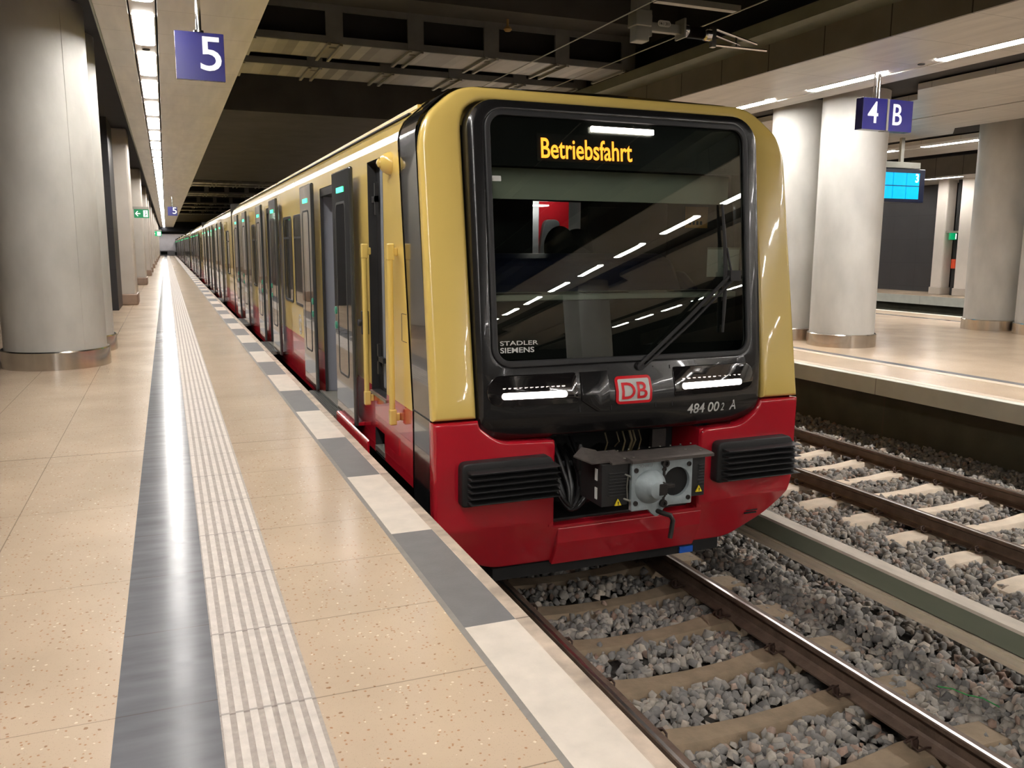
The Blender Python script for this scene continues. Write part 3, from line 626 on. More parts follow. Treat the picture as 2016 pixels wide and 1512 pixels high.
M_orange = pmat('led_orange', lin(255, 170, 40), .4, noise=(3, .01), emit=((1, .30, .03), 3.4))
M_grey = pmat('interior_grey', lin(104, 106, 112), .5, noise=(2, .06))
M_dgrey = pmat('interior_dark', lin(66, 68, 70), .6, noise=(2, .1))
M_white = pmat('print_white', lin(205, 205, 200), .5, noise=(4, .04))
M_signred = pmat('badge_red', lin(216, 24, 36), .35, noise=(3, .04))
M_cast = pmat('coupler_paint', lin(158, 168, 170), .5, .1, noise=(14, .14), bump=(60, .15))
M_iron = pmat('dark_iron', lin(62, 58, 56), .45, .6, noise=(12, .2), bump=(60, .1))
M_warn = pmat('warning_yellow', lin(240, 215, 40), .5, noise=(4, .03))
ZF = [-.78, -.3, .45, 2.45, 2.72]; YF = [5.44, 5.225, 5.215, 5.53, 5.61]
def F(z): return float(np.interp(z, ZF, YF))
def G(dx, z):
    zz = max(.75, z); base = 5.238+.108*(zz-.75)+.03*max(0, z-2.45)
    if z < .5: base += (F(z)-F(.5))+(.5-z)**2*1.6
    return base-.075*(1-(dx/1.15)**2)*(.2 if z > .75 else .2+.8*min(1, (.75-z)/.15))          # outer surface of the black mask / windscreen
ZC = [-.6, -.52, -.45, -.3, -.15, 0, .15, .3, .36, .42, .48, .6, .8, 1.1, 1.4, 1.7, 2., 2.3, 2.45, 2.55, 2.6]; XC = [-1.1, -.9, -.7, -.5, -.3, -.1, .1, .3, .5, .7, .9, 1.1]
def onF(off, half): return lambda x, y, z: (CX+x, F(z)+off+half+y, z)
def onG(off): return lambda x, y, z: (CX+x, G(x, z)+off+y, z)
def shift(V, dx, dz): return [(v[0]+dx, v[1], v[2]+dz) for v in V]
# yellow frame of the front
out = round_poly([(-HW, .462), (-1.468, 2.30), (-1.41, 2.46), (-1.17, 2.665), (1.17, 2.665), (1.41, 2.46), (1.468, 2.30), (HW, .462), (1.15, .462), (1.15, 2.575), (-1.18, 2.575), (-1.18, .462)],
                 [0, .12, .12, .14, .14, .12, .12, 0, 0, .22, .22, 0], 8)
V, Fs = cpoly([out], .06, .035, 3)
tag(bendmesh(V, Fs, onF(0, .06), 'front_frame', M_yel, T, ZC, [-1.1, -.6, 0, .6, 1.1]), 'yellow front frame around the black mask')
# red lower front
low = round_poly([(-HW, .448), (-1.478, -.30), (-1.30, -.52), (-1.03, -.672), (1.0, -.69), (1.30, -.50), (1.478, -.28), (HW, .448), (1.13, .448), (1.10, .38), (.96, .27), (.60, .26), (.60, -.36), (-.60, -.36), (-.60, .275), (-1.02, .29), (-1.16, .40), (-1.17, .448)],
                 [0, .2, .1, .1, .1, .1, .2, 0, 0, .06, .1, .06, .03, .03, .05, .1, .08, 0], 6)
V, Fs = cpoly([low], .06, .02, 3)
tag(bendmesh(V, Fs, onF(.0, .06), 'front_apron', M_red, T, ZC, [-1.1, -.9, -.6, 0, .6, .9]), 'red lower front with buffer beam')
b = MB()      # side walls of the coupler opening and sloping beam
b.box(CX-.64, CX-.598, 5.24, 5.62, -.36, .27, 0); b.box(CX+.598, CX+.64, 5.24, 5.62, -.36, .26, 0)
pr = [(5.42, -.358), (5.262, -.385), (5.272, -.50), (5.285, -.53), (5.365, -.694), (5.44, -.694), (5.44, -.358)]
b.prism(pr, 0, CX-.555, CX+.66, 0); b.prism([(5.37, -.348), (5.37, -.40), (5.9, -.40), (5.9, -.348)], 0, CX-.6, CX+.6, 1)
b.build('buffer_beam', [M_red, M_mb], T, bevel=.008)
b = MB()
for k in range(5): b.box(CX+1.09+.012*k, CX+1.20+.008*k, F(-.45)-.004, F(-.45)+.02, -.478+.022*k, -.468+.022*k)
b.build('vent_slits', M_dkslot, T)
# black band behind the front frame
OUT = [(-1.30, -.55), (-1.478, -.30), (-HW, -.12), (-HW, .455), (-HW, 2.34), (-1.468, 2.40), (-1.43, 2.47), (-1.25, 2.625), (-1.19, 2.66), (-1.0, 2.685), (0, 2.70)]
OUT = OUT+[(-a, c) for a, c in OUT[:-1][::-1]]
def loft(b, outl, fa, fb, m=0, inset=0, nseg=1):
    vs = []; fs = []; n = len(outl)
    for s in range(nseg+1):
        for (a, z) in outl: vs.append((CX+a*(1-inset), fa(z)+(fb(z)-fa(z))*s/nseg, z-inset))
    for s in range(nseg):
        for i in range(n-1): fs.append((s*n+i, s*n+i+1, s*n+n+i+1, s*n+n+i))
    b.add(vs, fs, m)
def dense(o):
    r = []
    for (a, z), (c, d) in zip(o, o[1:]):
        k = max(1, int(abs(d-z)/.25))
        r += [(a+(c-a)*i/k, z+(d-z)*i/k) for i in range(k)]
    return r+[o[-1]]
b = MB(); loft(b, dense(OUT), lambda z: F(z)+.09, lambda z: F(z)+.52, 0, .004); loft(b, dense(OUT), lambda z: F(z)+.09, lambda z: F(z)+.12, 1, .015)
b.build('side_band', [M_gb, M_dkslot], T, smooth=True)
b = MB(); b.box(CX-HW+.002, CX-HW+.01, 5.30, 5.74, .452, .460); b.build('band_joint', M_dkslot, T)
# black mask with the opening for the windscreen
mo = rrect(-1.172, 1.142, .285, 2.568, (.17, .17, .21, .21), 8)
V, Fs = cpoly([mo, rrect(-1.03, 1.0, .83, 2.47, .10, 6)], .09, .045, 4)
tag(bendmesh(V, Fs, lambda x, y, z: (CX+x, G(x, z)+.09+y, z), 'front_mask', M_mask, T, ZC, XC), 'glossy black front mask')
V, Fs = cpoly([rrect(-1.06, 1.03, .80, 2.50, .13, 8), rrect(-1.02, .99, .84, 2.46, .09, 8)], .012, .008, 2)
bendmesh(V, Fs, onG(-.002), 'windscreen_seal', M_rub, T, ZC, XC)
def glassmat(name, tint, gl):
    m = bpy.data.materials.new(name); m.use_nodes = True; N = m.node_tree.nodes; L = m.node_tree.links; N.clear()
    o = N.new('ShaderNodeOutputMaterial'); t_ = N.new('ShaderNodeBsdfTransparent'); t_.inputs[0].default_value = (*tint, 1)
    g = N.new('ShaderNodeBsdfGlossy'); g.inputs['Roughness'].default_value = .0; g.inputs[0].default_value = (1, 1, 1, 1)
    f = N.new('ShaderNodeFresnel'); f.inputs[0].default_value = 1.5; ml = N.new('ShaderNodeMath'); ml.operation = 'MULTIPLY'; ml.inputs[1].default_value = gl
    L.new(f.outputs[0], ml.inputs[0]); x = N.new('ShaderNodeMixShader'); L.new(ml.outputs[0], x.inputs[0]); L.new(t_.outputs[0], x.inputs[1]); L.new(g.outputs[0], x.inputs[2]); L.new(x.outputs[0], o.inputs[0])
    return m
M_wind = glassmat('windscreen_glass', (.80, .84, .80), 1.35)
V, Fs = cpoly([rrect(-1.025, .995, .835, 2.465, .095, 6)], .0005, 0)
bendmesh(V, [f for f in Fs], onG(.012), 'windscreen', M_wind, T, ZC, XC)
# destination display behind the upper glass
V, Fs = cpoly([rrect(-1.03, 1.0, 2.135, 2.47, .03, 3)], .004, 0)
dp = bendmesh(V, Fs, onG(.03), 'destination_display', pmat('display_black', lin(16, 15, 15), .3, noise=(2, .1)), T, ZC, XC)
V, Fs = cpoly([rrect(-.68, .59, 2.175, 2.36, .01, 2)], .002, 0); bendmesh(V, Fs, onG(.022), 'display_matrix', pmat('display_matrix_grey', lin(36, 34, 36), .4, noise=(2, .1)), dp, ZC, XC)
V, Fs = text('Betriebsfahrt', .138, .70, .012, .001); tag(bendmesh(shift(V, -.65, 2.198), Fs, onG(.016), 'display_text', M_orange, dp, None, [-.4, -.2, 0]), 'glowing orange lettering Betriebsfahrt')
V, Fs = cpoly([rrect(-.275, .225, 2.388, 2.425, .008, 3)], .004, 0); bendmesh(V, Fs, onG(.008), 'upper_headlight', M_head, T, None, XC)
V, Fs = cpoly([rrect(-1.02, -.95, 2.03, 2.065, .004, 2)], .001, 0); bendmesh(V, Fs, onG(.008), 'white_sticker', M_white, T)
# maker lettering and running number
for s, x, z, h, w, bo in (('STADLER', -1.0, .945, .030, .275, .006), ('SIEMENS', -1.0, .895, .036, .245, .012)):
    V, Fs = text(s, h, w, bo, .0006); bendmesh(shift(V, x, z), Fs, onG(.006), 'maker_lettering', M_white, T)
for s, x, h, w, bo in (('484', .44, .076, .155, .01), ('00', .625, .076, .105, .01), ('2', .752, .06, .026, .0), ('A', .835, .078, .062, .01)):
    V, Fs = text(s, h, w, bo, .0008); bendmesh(shift(V, x, .40-.004), Fs, lambda a, y, z: (CX+a, G(a, z)-.002+y, z), 'running_number', M_white, T)
# badge
bd = None
for (a, c, d, e, r, mt, off, nm) in ((-.165, .125, .508, .702, .03, M_signred, -.006, 'badge'), (-.145, .105, .528, .682, .012, M_white, -.0075, 'badge_field')):
    V, Fs = cpoly([rrect(a, c, d, e, r, 5)], .003, .0005, 1); o_ = bendmesh(V, Fs, onG(off), nm, mt, bd or T, [.6], [-.05, .05]); bd = bd or o_
V, Fs = text('DB', .12, .205, .012, .0006); bendmesh(shift(V, -.123, .545), Fs, onG(-.016), 'badge_lettering', M_signred, bd, [.6])
# headlights
for sgn, a, c, la, lb, nm in ((-1, -1.105, -.455, -1.005, -.54, 'left'), (1, .32, 1.05, .385, .93, 'right')):
    V, Fs = cpoly([rrect(a, c, .535, .745, (.10, .02, .02, .10) if sgn < 0 else (.02, .10, .10, .02), 6)], .006, .004, 2)
    hl = bendmesh(V, Fs, onG(-.002), 'headlight', pmat('lamp_cover_'+nm, lin(24, 22, 22), .08, noise=(2, .1), coat=1.), T, ZC, XC)
    V, Fs = cpoly([rrect(la, lb, .585, .628, .02, 5)], .005, 0); tag(bendmesh(V, Fs, onG(-.008), 'led_strip', M_head, hl, None, XC), 'glowing white light strip')
    b = MB()
    for k in range(12):
        x = la+.02+(lb-la-.04)*k/11; y = G(x, .66)-.009
        b.box(CX+x-.012, CX+x+.012, y, y+.004, .655, .662); b.box(CX+x-.003, CX+x+.003, y, y+.004, .645, .655)
    b.build('reflector_row', pmat('reflector_pink_'+nm, (.9, .8, .78), .3, noise=(3, .02), emit=((1, .85, .8), .8)), hl)
b = MB()
for x in (-.44, -.20, .16, .30):
    V, Fs = cpoly([[(x-.004, .47), (x+.004, .47), (x+.004, .76), (x-.004, .76)]], .004, 0); b.add([onG(-.002)(*v) for v in V], Fs)
b.build('mask_grooves', M_dkslot, T)
V, Fs = cpoly([[(-.43, .55), (-.31, .47), (-.215, .47), (-.215, .745), (-.43, .745)]], .012, .006, 1); bendmesh(V, Fs, onG(-.004), 'service_flap', M_mask, T, [.6], [-.3])
# wiper
b = MB()
def gp(x, z, o): return (CX+x, G(x, z)-o, z)
b.tube([gp(.03, .76, .02), gp(.42, 1.08, .055), gp(.80, 1.39, .06)], .014); b.tube([gp(.075, .755, .02), gp(.46, 1.06, .055), gp(.84, 1.37, .06)], .011)
b.box(*(lambda p: (p[0]-.045, p[0]+.045, p[1]-.03, p[1]+.02, p[2]-.04, p[2]+.035))(gp(.85, 1.40, .05)))
w = b.build('windscreen_wiper', M_mb, T, smooth=True)
b = MB(); b.tube([gp(.765, .98, .016), gp(.785, 1.2, .02), gp(.80, 1.42, .022), gp(.80, 1.65, .02), gp(.785, 1.92, .016)], [.009, .014, .018, .014, .009]); b.tube([gp(.84, 1.41, .04), gp(.81, 1.6, .03)], .008); b.build('wiper_blade', M_mb, w, smooth=True)
b = MB(); b.lathe([(.03, -.03), (.03, .02)], gp(.05, .765, 0), 14, axis=1); b.build('wiper_pivot', M_mb, w)
# bumper grilles
for a, c, d, e in ((-1.315, -.615, -.115, .185), (.70, 1.425, -.15, .165)):
    V, Fs = cpoly([round_poly([(a, d), (c, d), (c, e-.09), (c-.06, e), (a, e)], [.03, .02, .02, .02, .05], 4)], .05, .015, 2)
    g = bendmesh(V, Fs, lambda x, y, z: (CX+x, F(z)-.035+y, z), 'bumper_grille', M_mb, T, None, None)
    b = MB(); n = 6
    for k in range(n):
        z0 = d+.02+(e-d-.05)*k/n; h = (e-d-.05)/n
        b.prism([(5.15, z0), (5.045, z0+h*.42), (5.05, z0+h*.52), (5.15, z0+h*.62)], 0, CX+a+.035, CX+c-.02)
    b.build('rib', M_mb, g, bevel=.004)
# recess, coupler
b = MB(); b.box(CX-.62, CX+.62, 5.75, 5.8, -.36, .3); b.box(CX-.62, CX+.62, 5.33, 5.8, .27, .30); b.build('recess_back', M_dk, T)
b = MB(); hs = []
for x0, x1, d in ((-.52, -.34, .18), (-.46, -.40, .12), (-.30, -.5, .1), (-.57, -.25, .2)):
    b.tube([(CX+x0, 5.62, .22), (CX+x0+.01, 5.5, .08), (CX+x0+.04, 5.38, -.12), (CX+(x0+x1)/2, 5.33, -.24-d*.2), (CX+x1, 5.36, -.14), (CX+x1+.02, 5.5, .05), (CX+x1+.03, 5.66, .12)], .018, 8, sm=6)
b.lathe([(.03, 0), (.034, .02), (.034, .08), (.026, .1), (.026, .16), (.012, .19)], (CX-.33, 5.38, .0), 14); b.tube([(CX-.33, 5.38, .0), (CX-.32, 5.36, -.15), (CX-.25, 5.4, -.25)], .022, sm=5)
b.build('brake_hoses', pmat('hose_black', lin(34, 34, 34), .4, noise=(9, .2)), T, smooth=True)
b = MB()
for x, r, z0 in ((.16, .010, .02), (.19, .008, .05), (.24, .006, .0), (.05, .005, .1), (-.05, .006, .02), (.10, .007, -.02)): b.tube([(CX+x, 5.55, z0), (CX+x+.01, 5.5, .15), (CX+x-.01, 5.55, .29)], r, 6)
b.build('cables', pmat('cable_tan', lin(120, 108, 80), .5, noise=(9, .1)), T)
b = MB(); b.box(CX+.30, CX+.42, 5.42, 5.46, .10, .24); b.build('bracket_plate', M_iron, T)
b = MB(); b.box(CX-.58, CX-.52, 5.4, 5.44, .17, .22); b.build('bracket_plate', M_iron, T)
YC = 4.84; K = empty('coupler', (CX+.04, YC, 0)); K.parent = T; K.location = Vector((CX+.04, YC, 0))-OFF[T.name]; K['label'] = 'grey automatic coupler head sticking out of the front opening'; OFF[K.name] = Vector((CX+.04, YC, 0))
V, Fs = cpoly([round_poly([(-.205, -.175), (-.07, -.175), (-.05, -.2), (-.01, -.235), (.03, -.22), (.05, -.18), (.09, -.16), (.275, -.165), (.275, .165), (-.205, .175)], [.01, .01, .02, .03, .03, .02, .02, .01, .01, .01], 4), [(.15+.105*math.cos(t*math.pi/12), .0+.105*math.sin(t*math.pi/12)) for t in range(24)]], .02, .004, 1)
bendmesh(V, Fs, lambda x, y, z: (CX+x, YC+.02+y, z), 'face_plate', M_cast, K)
b = MB(); b.lathe([(.118, .0), (.116, -.03), (.10, -.06), (.075, -.085), (.062, -.10), (.058, -.125), (.05, -.13)], (CX-.065, YC+.01, -.01), 36, axis=1); b.build('guide_cone', M_cast, K, smooth=True)
b = MB(); b.box(CX-.062, CX+.0, YC-.125, YC-.05, -.045, .035); b.box(CX-.04, CX+.08, YC-.09, YC-.05, -.01, .015); b.build('hook_plate', M_iron, K, bevel=.004)
b = MB(); b.lathe([(.105, .03), (.10, .16)], (CX+.15, YC, 0), 32, axis=1); b.lathe([(.02, .03), (.02, -.0)], (CX+.15, YC+.06, 0), 14, axis=1); b.box(CX+.06, CX+.15, YC+.05, YC+.08, -.02, .02); b.build('cone_pocket', M_dk, K, smooth=True)
b = MB()
for x, z in ((-.175, .11), (-.175, -.12), (.245, .12), (.245, -.12), (.045, .10), (.045, -.085)): b = MB(); b.lathe([(.017, .012), (.017, -.006), (.009, -.006), (.009, .0)], (CX+x, YC-.002, z), 14, axis=1); b.build('bolt', M_iron, K, smooth=True)
b = MB(); b.lathe([(.026, .0), (.026, -.03), (.016, -.03), (.014, -.01)], (CX+.045, YC, .145), 18, axis=1); b.lathe([(.028, .0), (.028, -.02), (.014, -.02), (.012, -.01)], (CX+.04, YC, -.14), 18, axis=1); b.box(CX+.035, CX+.055, YC-.004, YC+.01, -.14, .145)
b.build('air_valve', M_iron, K, smooth=True)
V, Fs = text('SCHAKU', .022, .10, 0, .0006); bendmesh(shift(V, -.15, .128), Fs, lambda x, y, z: (CX+x, YC-.0012+y, z), 'cast_lettering', pmat('cast_grey', lin(128, 130, 128), .6, noise=(4, .05)), K)
b = MB(); b.tube([(CX-.005, YC+.02, -.19), (CX+.02, YC-.03, -.20), (CX+.07, YC-.06, -.215), (CX+.085, YC-.07, -.25), (CX+.06, YC-.08, -.37)], .017, 10); b.build('release_handle', M_iron, K, smooth=True)
for nm, x0, x1 in (('contact_box', -.42, -.22), ('contact_box', .29, .40)):
    b = MB(); b.box(CX+x0, CX+x1, YC+.03, YC+.34, -.13, .165)
    for k in range(8): b.box(CX+x0+.05, CX+x1-.01, YC+.02, YC+.03, -.06+.022*k, -.052+.022*k)
    q = b.build(nm, M_mb, K, bevel=.004)
b = MB()
for z in (.06, -.07):
    b.box(CX-.425, CX-.42, YC+.09, YC+.12, z-.02, z+.06)
b.build('maker_label', M_white, K)
for x, z in ((-.30, -.125), (.345, -.095)):
    b = MB(); b.prism([(CX+x-.025, z), (CX+x+.025, z), (CX+x, z+.045)], 1, YC+.012, YC+.022); o_ = b.build('warning_triangle', M_warn, K)
    b = MB(); b.box(CX+x-.003, CX+x+.003, YC+.009, YC+.012, z+.012, z+.028); b.box(CX+x-.003, CX+x+.003, YC+.009, YC+.012, z+.005, z+.009); b.build('exclamation_mark', M_dkslot, K)
b = MB()
b.prism([(YC-.03, .165), (YC-.03, .185), (YC+.0, .19), (YC+.2, .195), (YC+.2, .18), (YC+.01, .178), (YC-.015, .165)], 0, CX-.22, CX+.43)
b.prism([(YC+.0, .165), (YC+.0, .178), (YC+.22, .21), (YC+.22, .195)], 0, CX-.36, CX-.22)

b.add([(CX-.55, YC+.2, .20), (CX-.47, YC+.08, .17), (CX-.36, YC+.03, .185), (CX-.36, YC+.24, .215), (CX-.46, YC+.26, .24), (CX-.55, YC+.2, .19), (CX-.47, YC+.08, .16), (CX-.36, YC+.03, .175), (CX-.36, YC+.24, .205), (CX-.46, YC+.26, .23)], [(0, 1, 2, 3, 4), (9, 8, 7, 6, 5), (0, 5, 6, 1), (1, 6, 7, 2), (2, 7, 8, 3), (3, 8, 9, 4), (4, 9, 5, 0)])
M_cov = pmat('cover_sheet', lin(84, 78, 74), .5, .3, noise=(20, .2))
b.build('top_cover', M_cov, K)
b = MB()
for k in range(9): b.lathe([(.006, 0), (.006, .006)], (CX-.3+k*.085, YC+.19, .205+.004*(k > 1)), 8)
for x, y in ((-.25, .03), (-.18, .03), (.37, .05), (.28, .1)): b.lathe([(.009, 0), (.009, .006)], (CX+x, YC+y, .192), 8)
b.build('cover_bolts', M_galv, K)
b = MB(); b.tube([(CX+.04, YC+.05, 0), (CX+.03, 5.75, 0)], .09, 16); b.build('coupler_shank', M_mb, K, smooth=True)
b = MB(); b.tube([(CX-.215, YC-.0, .07), (CX-.26, YC+.06, .09)], .008, 8); b.tube([(CX-.215, YC, -.10), (CX-.27, YC+.06, -.08)], .008, 8); b.tube([(CX-.225, YC+.02, .07), (CX-.232, YC+.02, 0), (CX-.225, YC+.02, -.1)], .005, 6); b.build('side_bolts', M_galv, K)
b = MB(); b.box(CX+.56, CX+.68, 5.385, 5.399, -.765, -.715); b.build('blue_tape', pmat('blue_tape', lin(20, 90, 190), .5, noise=(4, .05)), T)

# ---------------------------------------------------------------- cab interior
b = MB(); b.box(CX-1.05, CX+1.02, 5.60, 5.64, 1.93, 2.14); b.build('sun_blind', pmat('blind_grey', lin(214, 215, 202), .7, noise=(1.5, .06)), T)
ci = MB(); ci.box(CX-1.4, CX-.02, 7.0, 7.05, .2, 2.4); ci.box(CX+.45, CX+1.4, 7.0, 7.05, .2, 2.4); ci.box(CX-.02, CX+.45, 7.0, 7.05, 2.0, 2.4); ci.box(CX-1.4, CX+1.4, 5.7, 7.0, 2.38, 2.42); ci.box(CX-1.4, CX+1.4, 5.5, 7.0, 0, .04); ci.box(CX+1.36, CX+1.4, 5.75, 7.0, .3, 2.38)
cab = ci.build('cab_interior', M_dgrey, T)
b = MB(); b.box(CX+.52, CX+1.05, 6.97, 7.0, 1.0, 1.96); b.box(CX-1.0, CX-.62, 6.93, 7.0, 1.2, 1.93); b.build('cabinet_door', pmat('cabinet_grey', lin(70, 74, 78), .5, noise=(2, .06)), cab, bevel=.01)
b = MB(); b.box(CX-.02, CX+.17, 7.3, 7.34, .3, 2.1); b.build('grey_panel', pmat('panel_light_grey', lin(190, 188, 196), .5, noise=(2, .04)), cab)
b = MB(); b.box(CX+.02, CX+.19, 7.12, 7.26, 1.965, 1.975); b.build('corridor_lamp', pmat('corridor_light', (1, 1, 1), .5, noise=(2, .01), emit=((1, .96, .92), 12)), cab)
b = MB(); b.box(CX+.17, CX+.62, 7.6, 7.64, .3, 2.1); b.box(CX+.0, CX+.04, 7.27, 7.3, 1.4, 1.66); b.build('red_panel', pmat('panel_red', lin(230, 30, 48), .5, noise=(2, .05)), cab)
V, Fs = cpoly([round_poly([(.27, 1.5), (.51, 1.5), (.49, 1.86), (.33, 1.86)], .06, 5)], .03, .01, 2); bendmesh(V, Fs, lambda x, y, z: (CX+x, 7.55+y, z), 'seat_back', M_grey, cab)
b = MB()
for (x, y, z, rx, rz) in ((-.06, 6.35, 1.60, .13, .17), (.10, 6.36, 1.60, .14, .15), (.02, 6.35, 1.45, .22, .20)):
    b.lathe([(max(.004, rx*math.sin(t*math.pi/12)), -rz*math.cos(t*math.pi/12)) for t in range(13)], (CX+x, y, z), 24)
tag(b.build('driver_seat', pmat('seat_black', lin(12, 12, 13), .8, noise=(8, .2)), T, smooth=True), 'black rounded seat top behind the windscreen')
b = MB(); b.prism([(5.78, .9), (5.80, 1.28), (5.95, 1.50), (6.15, 1.56), (6.3, 1.5), (6.3, .9)], 0, CX-.98, CX+.78); b.prism([(5.72, .9), (5.74, 1.3), (5.95, 1.42), (6.2, 1.4), (6.2, .9)], 0, CX+.78, CX+.9)
dk = b.build('driver_desk', pmat('desk_navy', lin(30, 34, 62), .45, noise=(3, .1)), T, bevel=.05)
b = MB(); b.box(CX-1.05, CX+1.02, 5.42, 5.80, 1.23, 1.27); b.box(CX-1.05, CX+1.02, 5.42, 5.45, .8, 1.23, 1); b.build('dashboard_ledge', [pmat('ledge_grey', lin(176, 178, 170), .6, noise=(3, .06)), M_dk], T, bevel=.008)
b = MB()
for a in (-.95, -.25, .5): b.box(CX+a, CX+a+.36, 5.50, 5.60, 1.268, 1.274)
b.build('ledge_vent', M_dkslot, T)
b = MB(); b.box(CX+.70, CX+.985, 5.375, 5.38, 1.385, 1.60); pp = b.build('paper_notice', M_white, T)
b = MB(); b.box(CX+.70, CX+.985, 5.37, 5.376, 1.588, 1.602); b.build('paper_rail', M_galv, pp)
V, Fs = text('NJ1', .022, .05, 0, .0004); b = MB(); b.add(put(V, CX+.83, 5.3735, 1.515), Fs); V, Fs = text('001-A', .018, .07, 0, .0004); b.add(put(V, CX+.83, 5.3735, 1.455), Fs); b.build('paper_lettering', pmat('faint_ink', lin(150, 150, 150), .6, noise=(3, .05)), pp)
b = MB(); b.box(CX+.91, CX+1.12, 6.0, 6.01, 1.76, 1.93); on = b.build('orange_notice', pmat('notice_orange', lin(250, 190, 110), .6, noise=(3, .04)), T)
b = MB()
for q in range(4): b.box(CX+.94+q*.035, CX+.96+q*.035, 5.995, 6.0, 1.785, 1.815)
b.build('notice_symbols', M_dkslot, on)
b = MB()
for r in range(4):
    for q in range(4): b.lathe([(.014, 0), (.014, -.015)], (CX-.93+.075*q, 6.925, 1.86-.1*r), 12, axis=1)
b.build('switches', pmat('switch_grey', lin(120, 120, 116), .5, noise=(3, .05)), cab)

# ---------------------------------------------------------------- car bodies
XL = CX-HW; ZR = .443
def Yb(z): return F(z)+.52
def sidewall(b, y0, y1, ops, x, slant=False, zlo=-.12):
    ys = sorted({y0, y1, *[o[0] for o in ops], *[o[1] for o in ops]}); zs = sorted({zlo, ZR, 2.34, *[o[2] for o in ops], *[o[3] for o in ops]})
    zs = sorted(set(zs) | ({.9, 1.3, 1.7, 2.0} if slant else set()))
    for ya, yb in zip(ys, ys[1:]):
        for za, zb in zip(zs, zs[1:]):
            c = ((ya+yb)/2, (za+zb)/2)
            if any(o[0] < c[0] < o[1] and o[2] < c[1] < o[3] for o in ops): continue
            f = lambda y, z: Yb(z) if (slant and y == y0) else y
            b.add([(x, f(ya, za), za), (x, yb, za), (x, yb, zb), (x, f(ya, zb), zb)], [(0, 1, 2, 3)], 1 if zb <= ZR+1e-6 else 0)
    for o in ops:    # reveals
        ya, yb, za, zb = o[:4]; d = .13 if zb > 2.25 or zb < .2 else .03
        b.box(x, x+d, ya-.001, ya, za, zb, 2); b.box(x, x+d, yb, yb+.001, za, zb, 2); b.box(x, x+d, ya, yb, zb, zb+.001, 2); b.box(x, x+d, ya, yb, za-.001, za, 2)
ROOF = [(-HW, 2.34), (-1.468, 2.40), (-1.43, 2.47), (-1.25, 2.625), (-1.19, 2.66), (-1.0, 2.685), (0, 2.70)]; ROOF = ROOF+[(-a, c) for a, c in ROOF[:-1][::-1]]
def leaf(y0, y1, det, near):
    x0, x1 = 1.462, 1.502; b = MB()
    b.box(x0, x1, y0, y1, .02, 2.265); o = b.build('door_leaf', M_leaf, T, bevel=.014)
    if det >= 1:
        a, c = y0+.22*(y1-y0), y1-.22*(y1-y0)
        lp = rrect(a, c, .42, 1.99, .07, 5); V, Fs = cpoly([lp, rrect(a+.02, c-.02, .44, 1.97, .055, 5)], .003, 0)
        bb = MB(); bb.add([(x0-.001+v[1], v[0], v[2]) for v in V], Fs); bb.build('window_seal', M_rub, o)
        V, Fs = cpoly([rrect(a+.02, c-.02, .44, 1.97, .055, 5)], .002, 0); bb = MB(); bb.add([(x0+.0005+v[1], v[0], v[2]) for v in V], Fs); bb.build('window_pane', M_dglass, o)
    bb = MB(); ym = (y0+y1)/2
    bb.box(x0-.006, x0+.01, ym-.15, ym+.15, 2.07, 2.115); bb.build('indicator_light', M_ledg, o)
    if det >= 1:
        ye = y1-.06 if near else y0+.06
        for z in (1.00, .86): bb = MB(); bb.lathe([(.036, 0), (.036, -.008), (.02, -.012)], (x0, ye, z), 16, axis=0); bb.build('door_button', M_btn, o, smooth=True)
    return o
def window(y0, y1, z0=.84, z1=1.99):
    V, Fs = cpoly([rrect(y0, y1, z0, z1, .09, 6), rrect(y0+.035, y1-.035, z0+.035, z1-.035, .06, 6)], .006, .003, 1); b = MB(); b.add([(XL-.004+v[1], v[0], v[2]) for v in V], Fs, 0)
    V, Fs = cpoly([rrect(y0+.034, y1-.034, z0+.034, z1-.034, .06, 6)], .002, 0); b.add([(XL-.003+v[1], v[0], v[2]) for v in V], Fs, 1)
    b.box(XL-.007, XL-.003, y0+.034, y1-.034, z1-.30, z1-.27, 0)
    return b.build('side_window', [M_rub, M_dglass], T)
def doorstep(yc):
    b = MB(); b.box(1.405, XL+.02, yc-.72, yc+.82, -.05, -.012, 1)
    for k in range(6): b.box(1.41+.018*k, 1.42+.018*k, yc-.72, yc+.82, -.012, -.006, 0)
    b.box(1.515, XL+.2, yc-.62, yc+.62, -.012, .008, 1); b.build('door_step', [M_mb, M_galv], T)
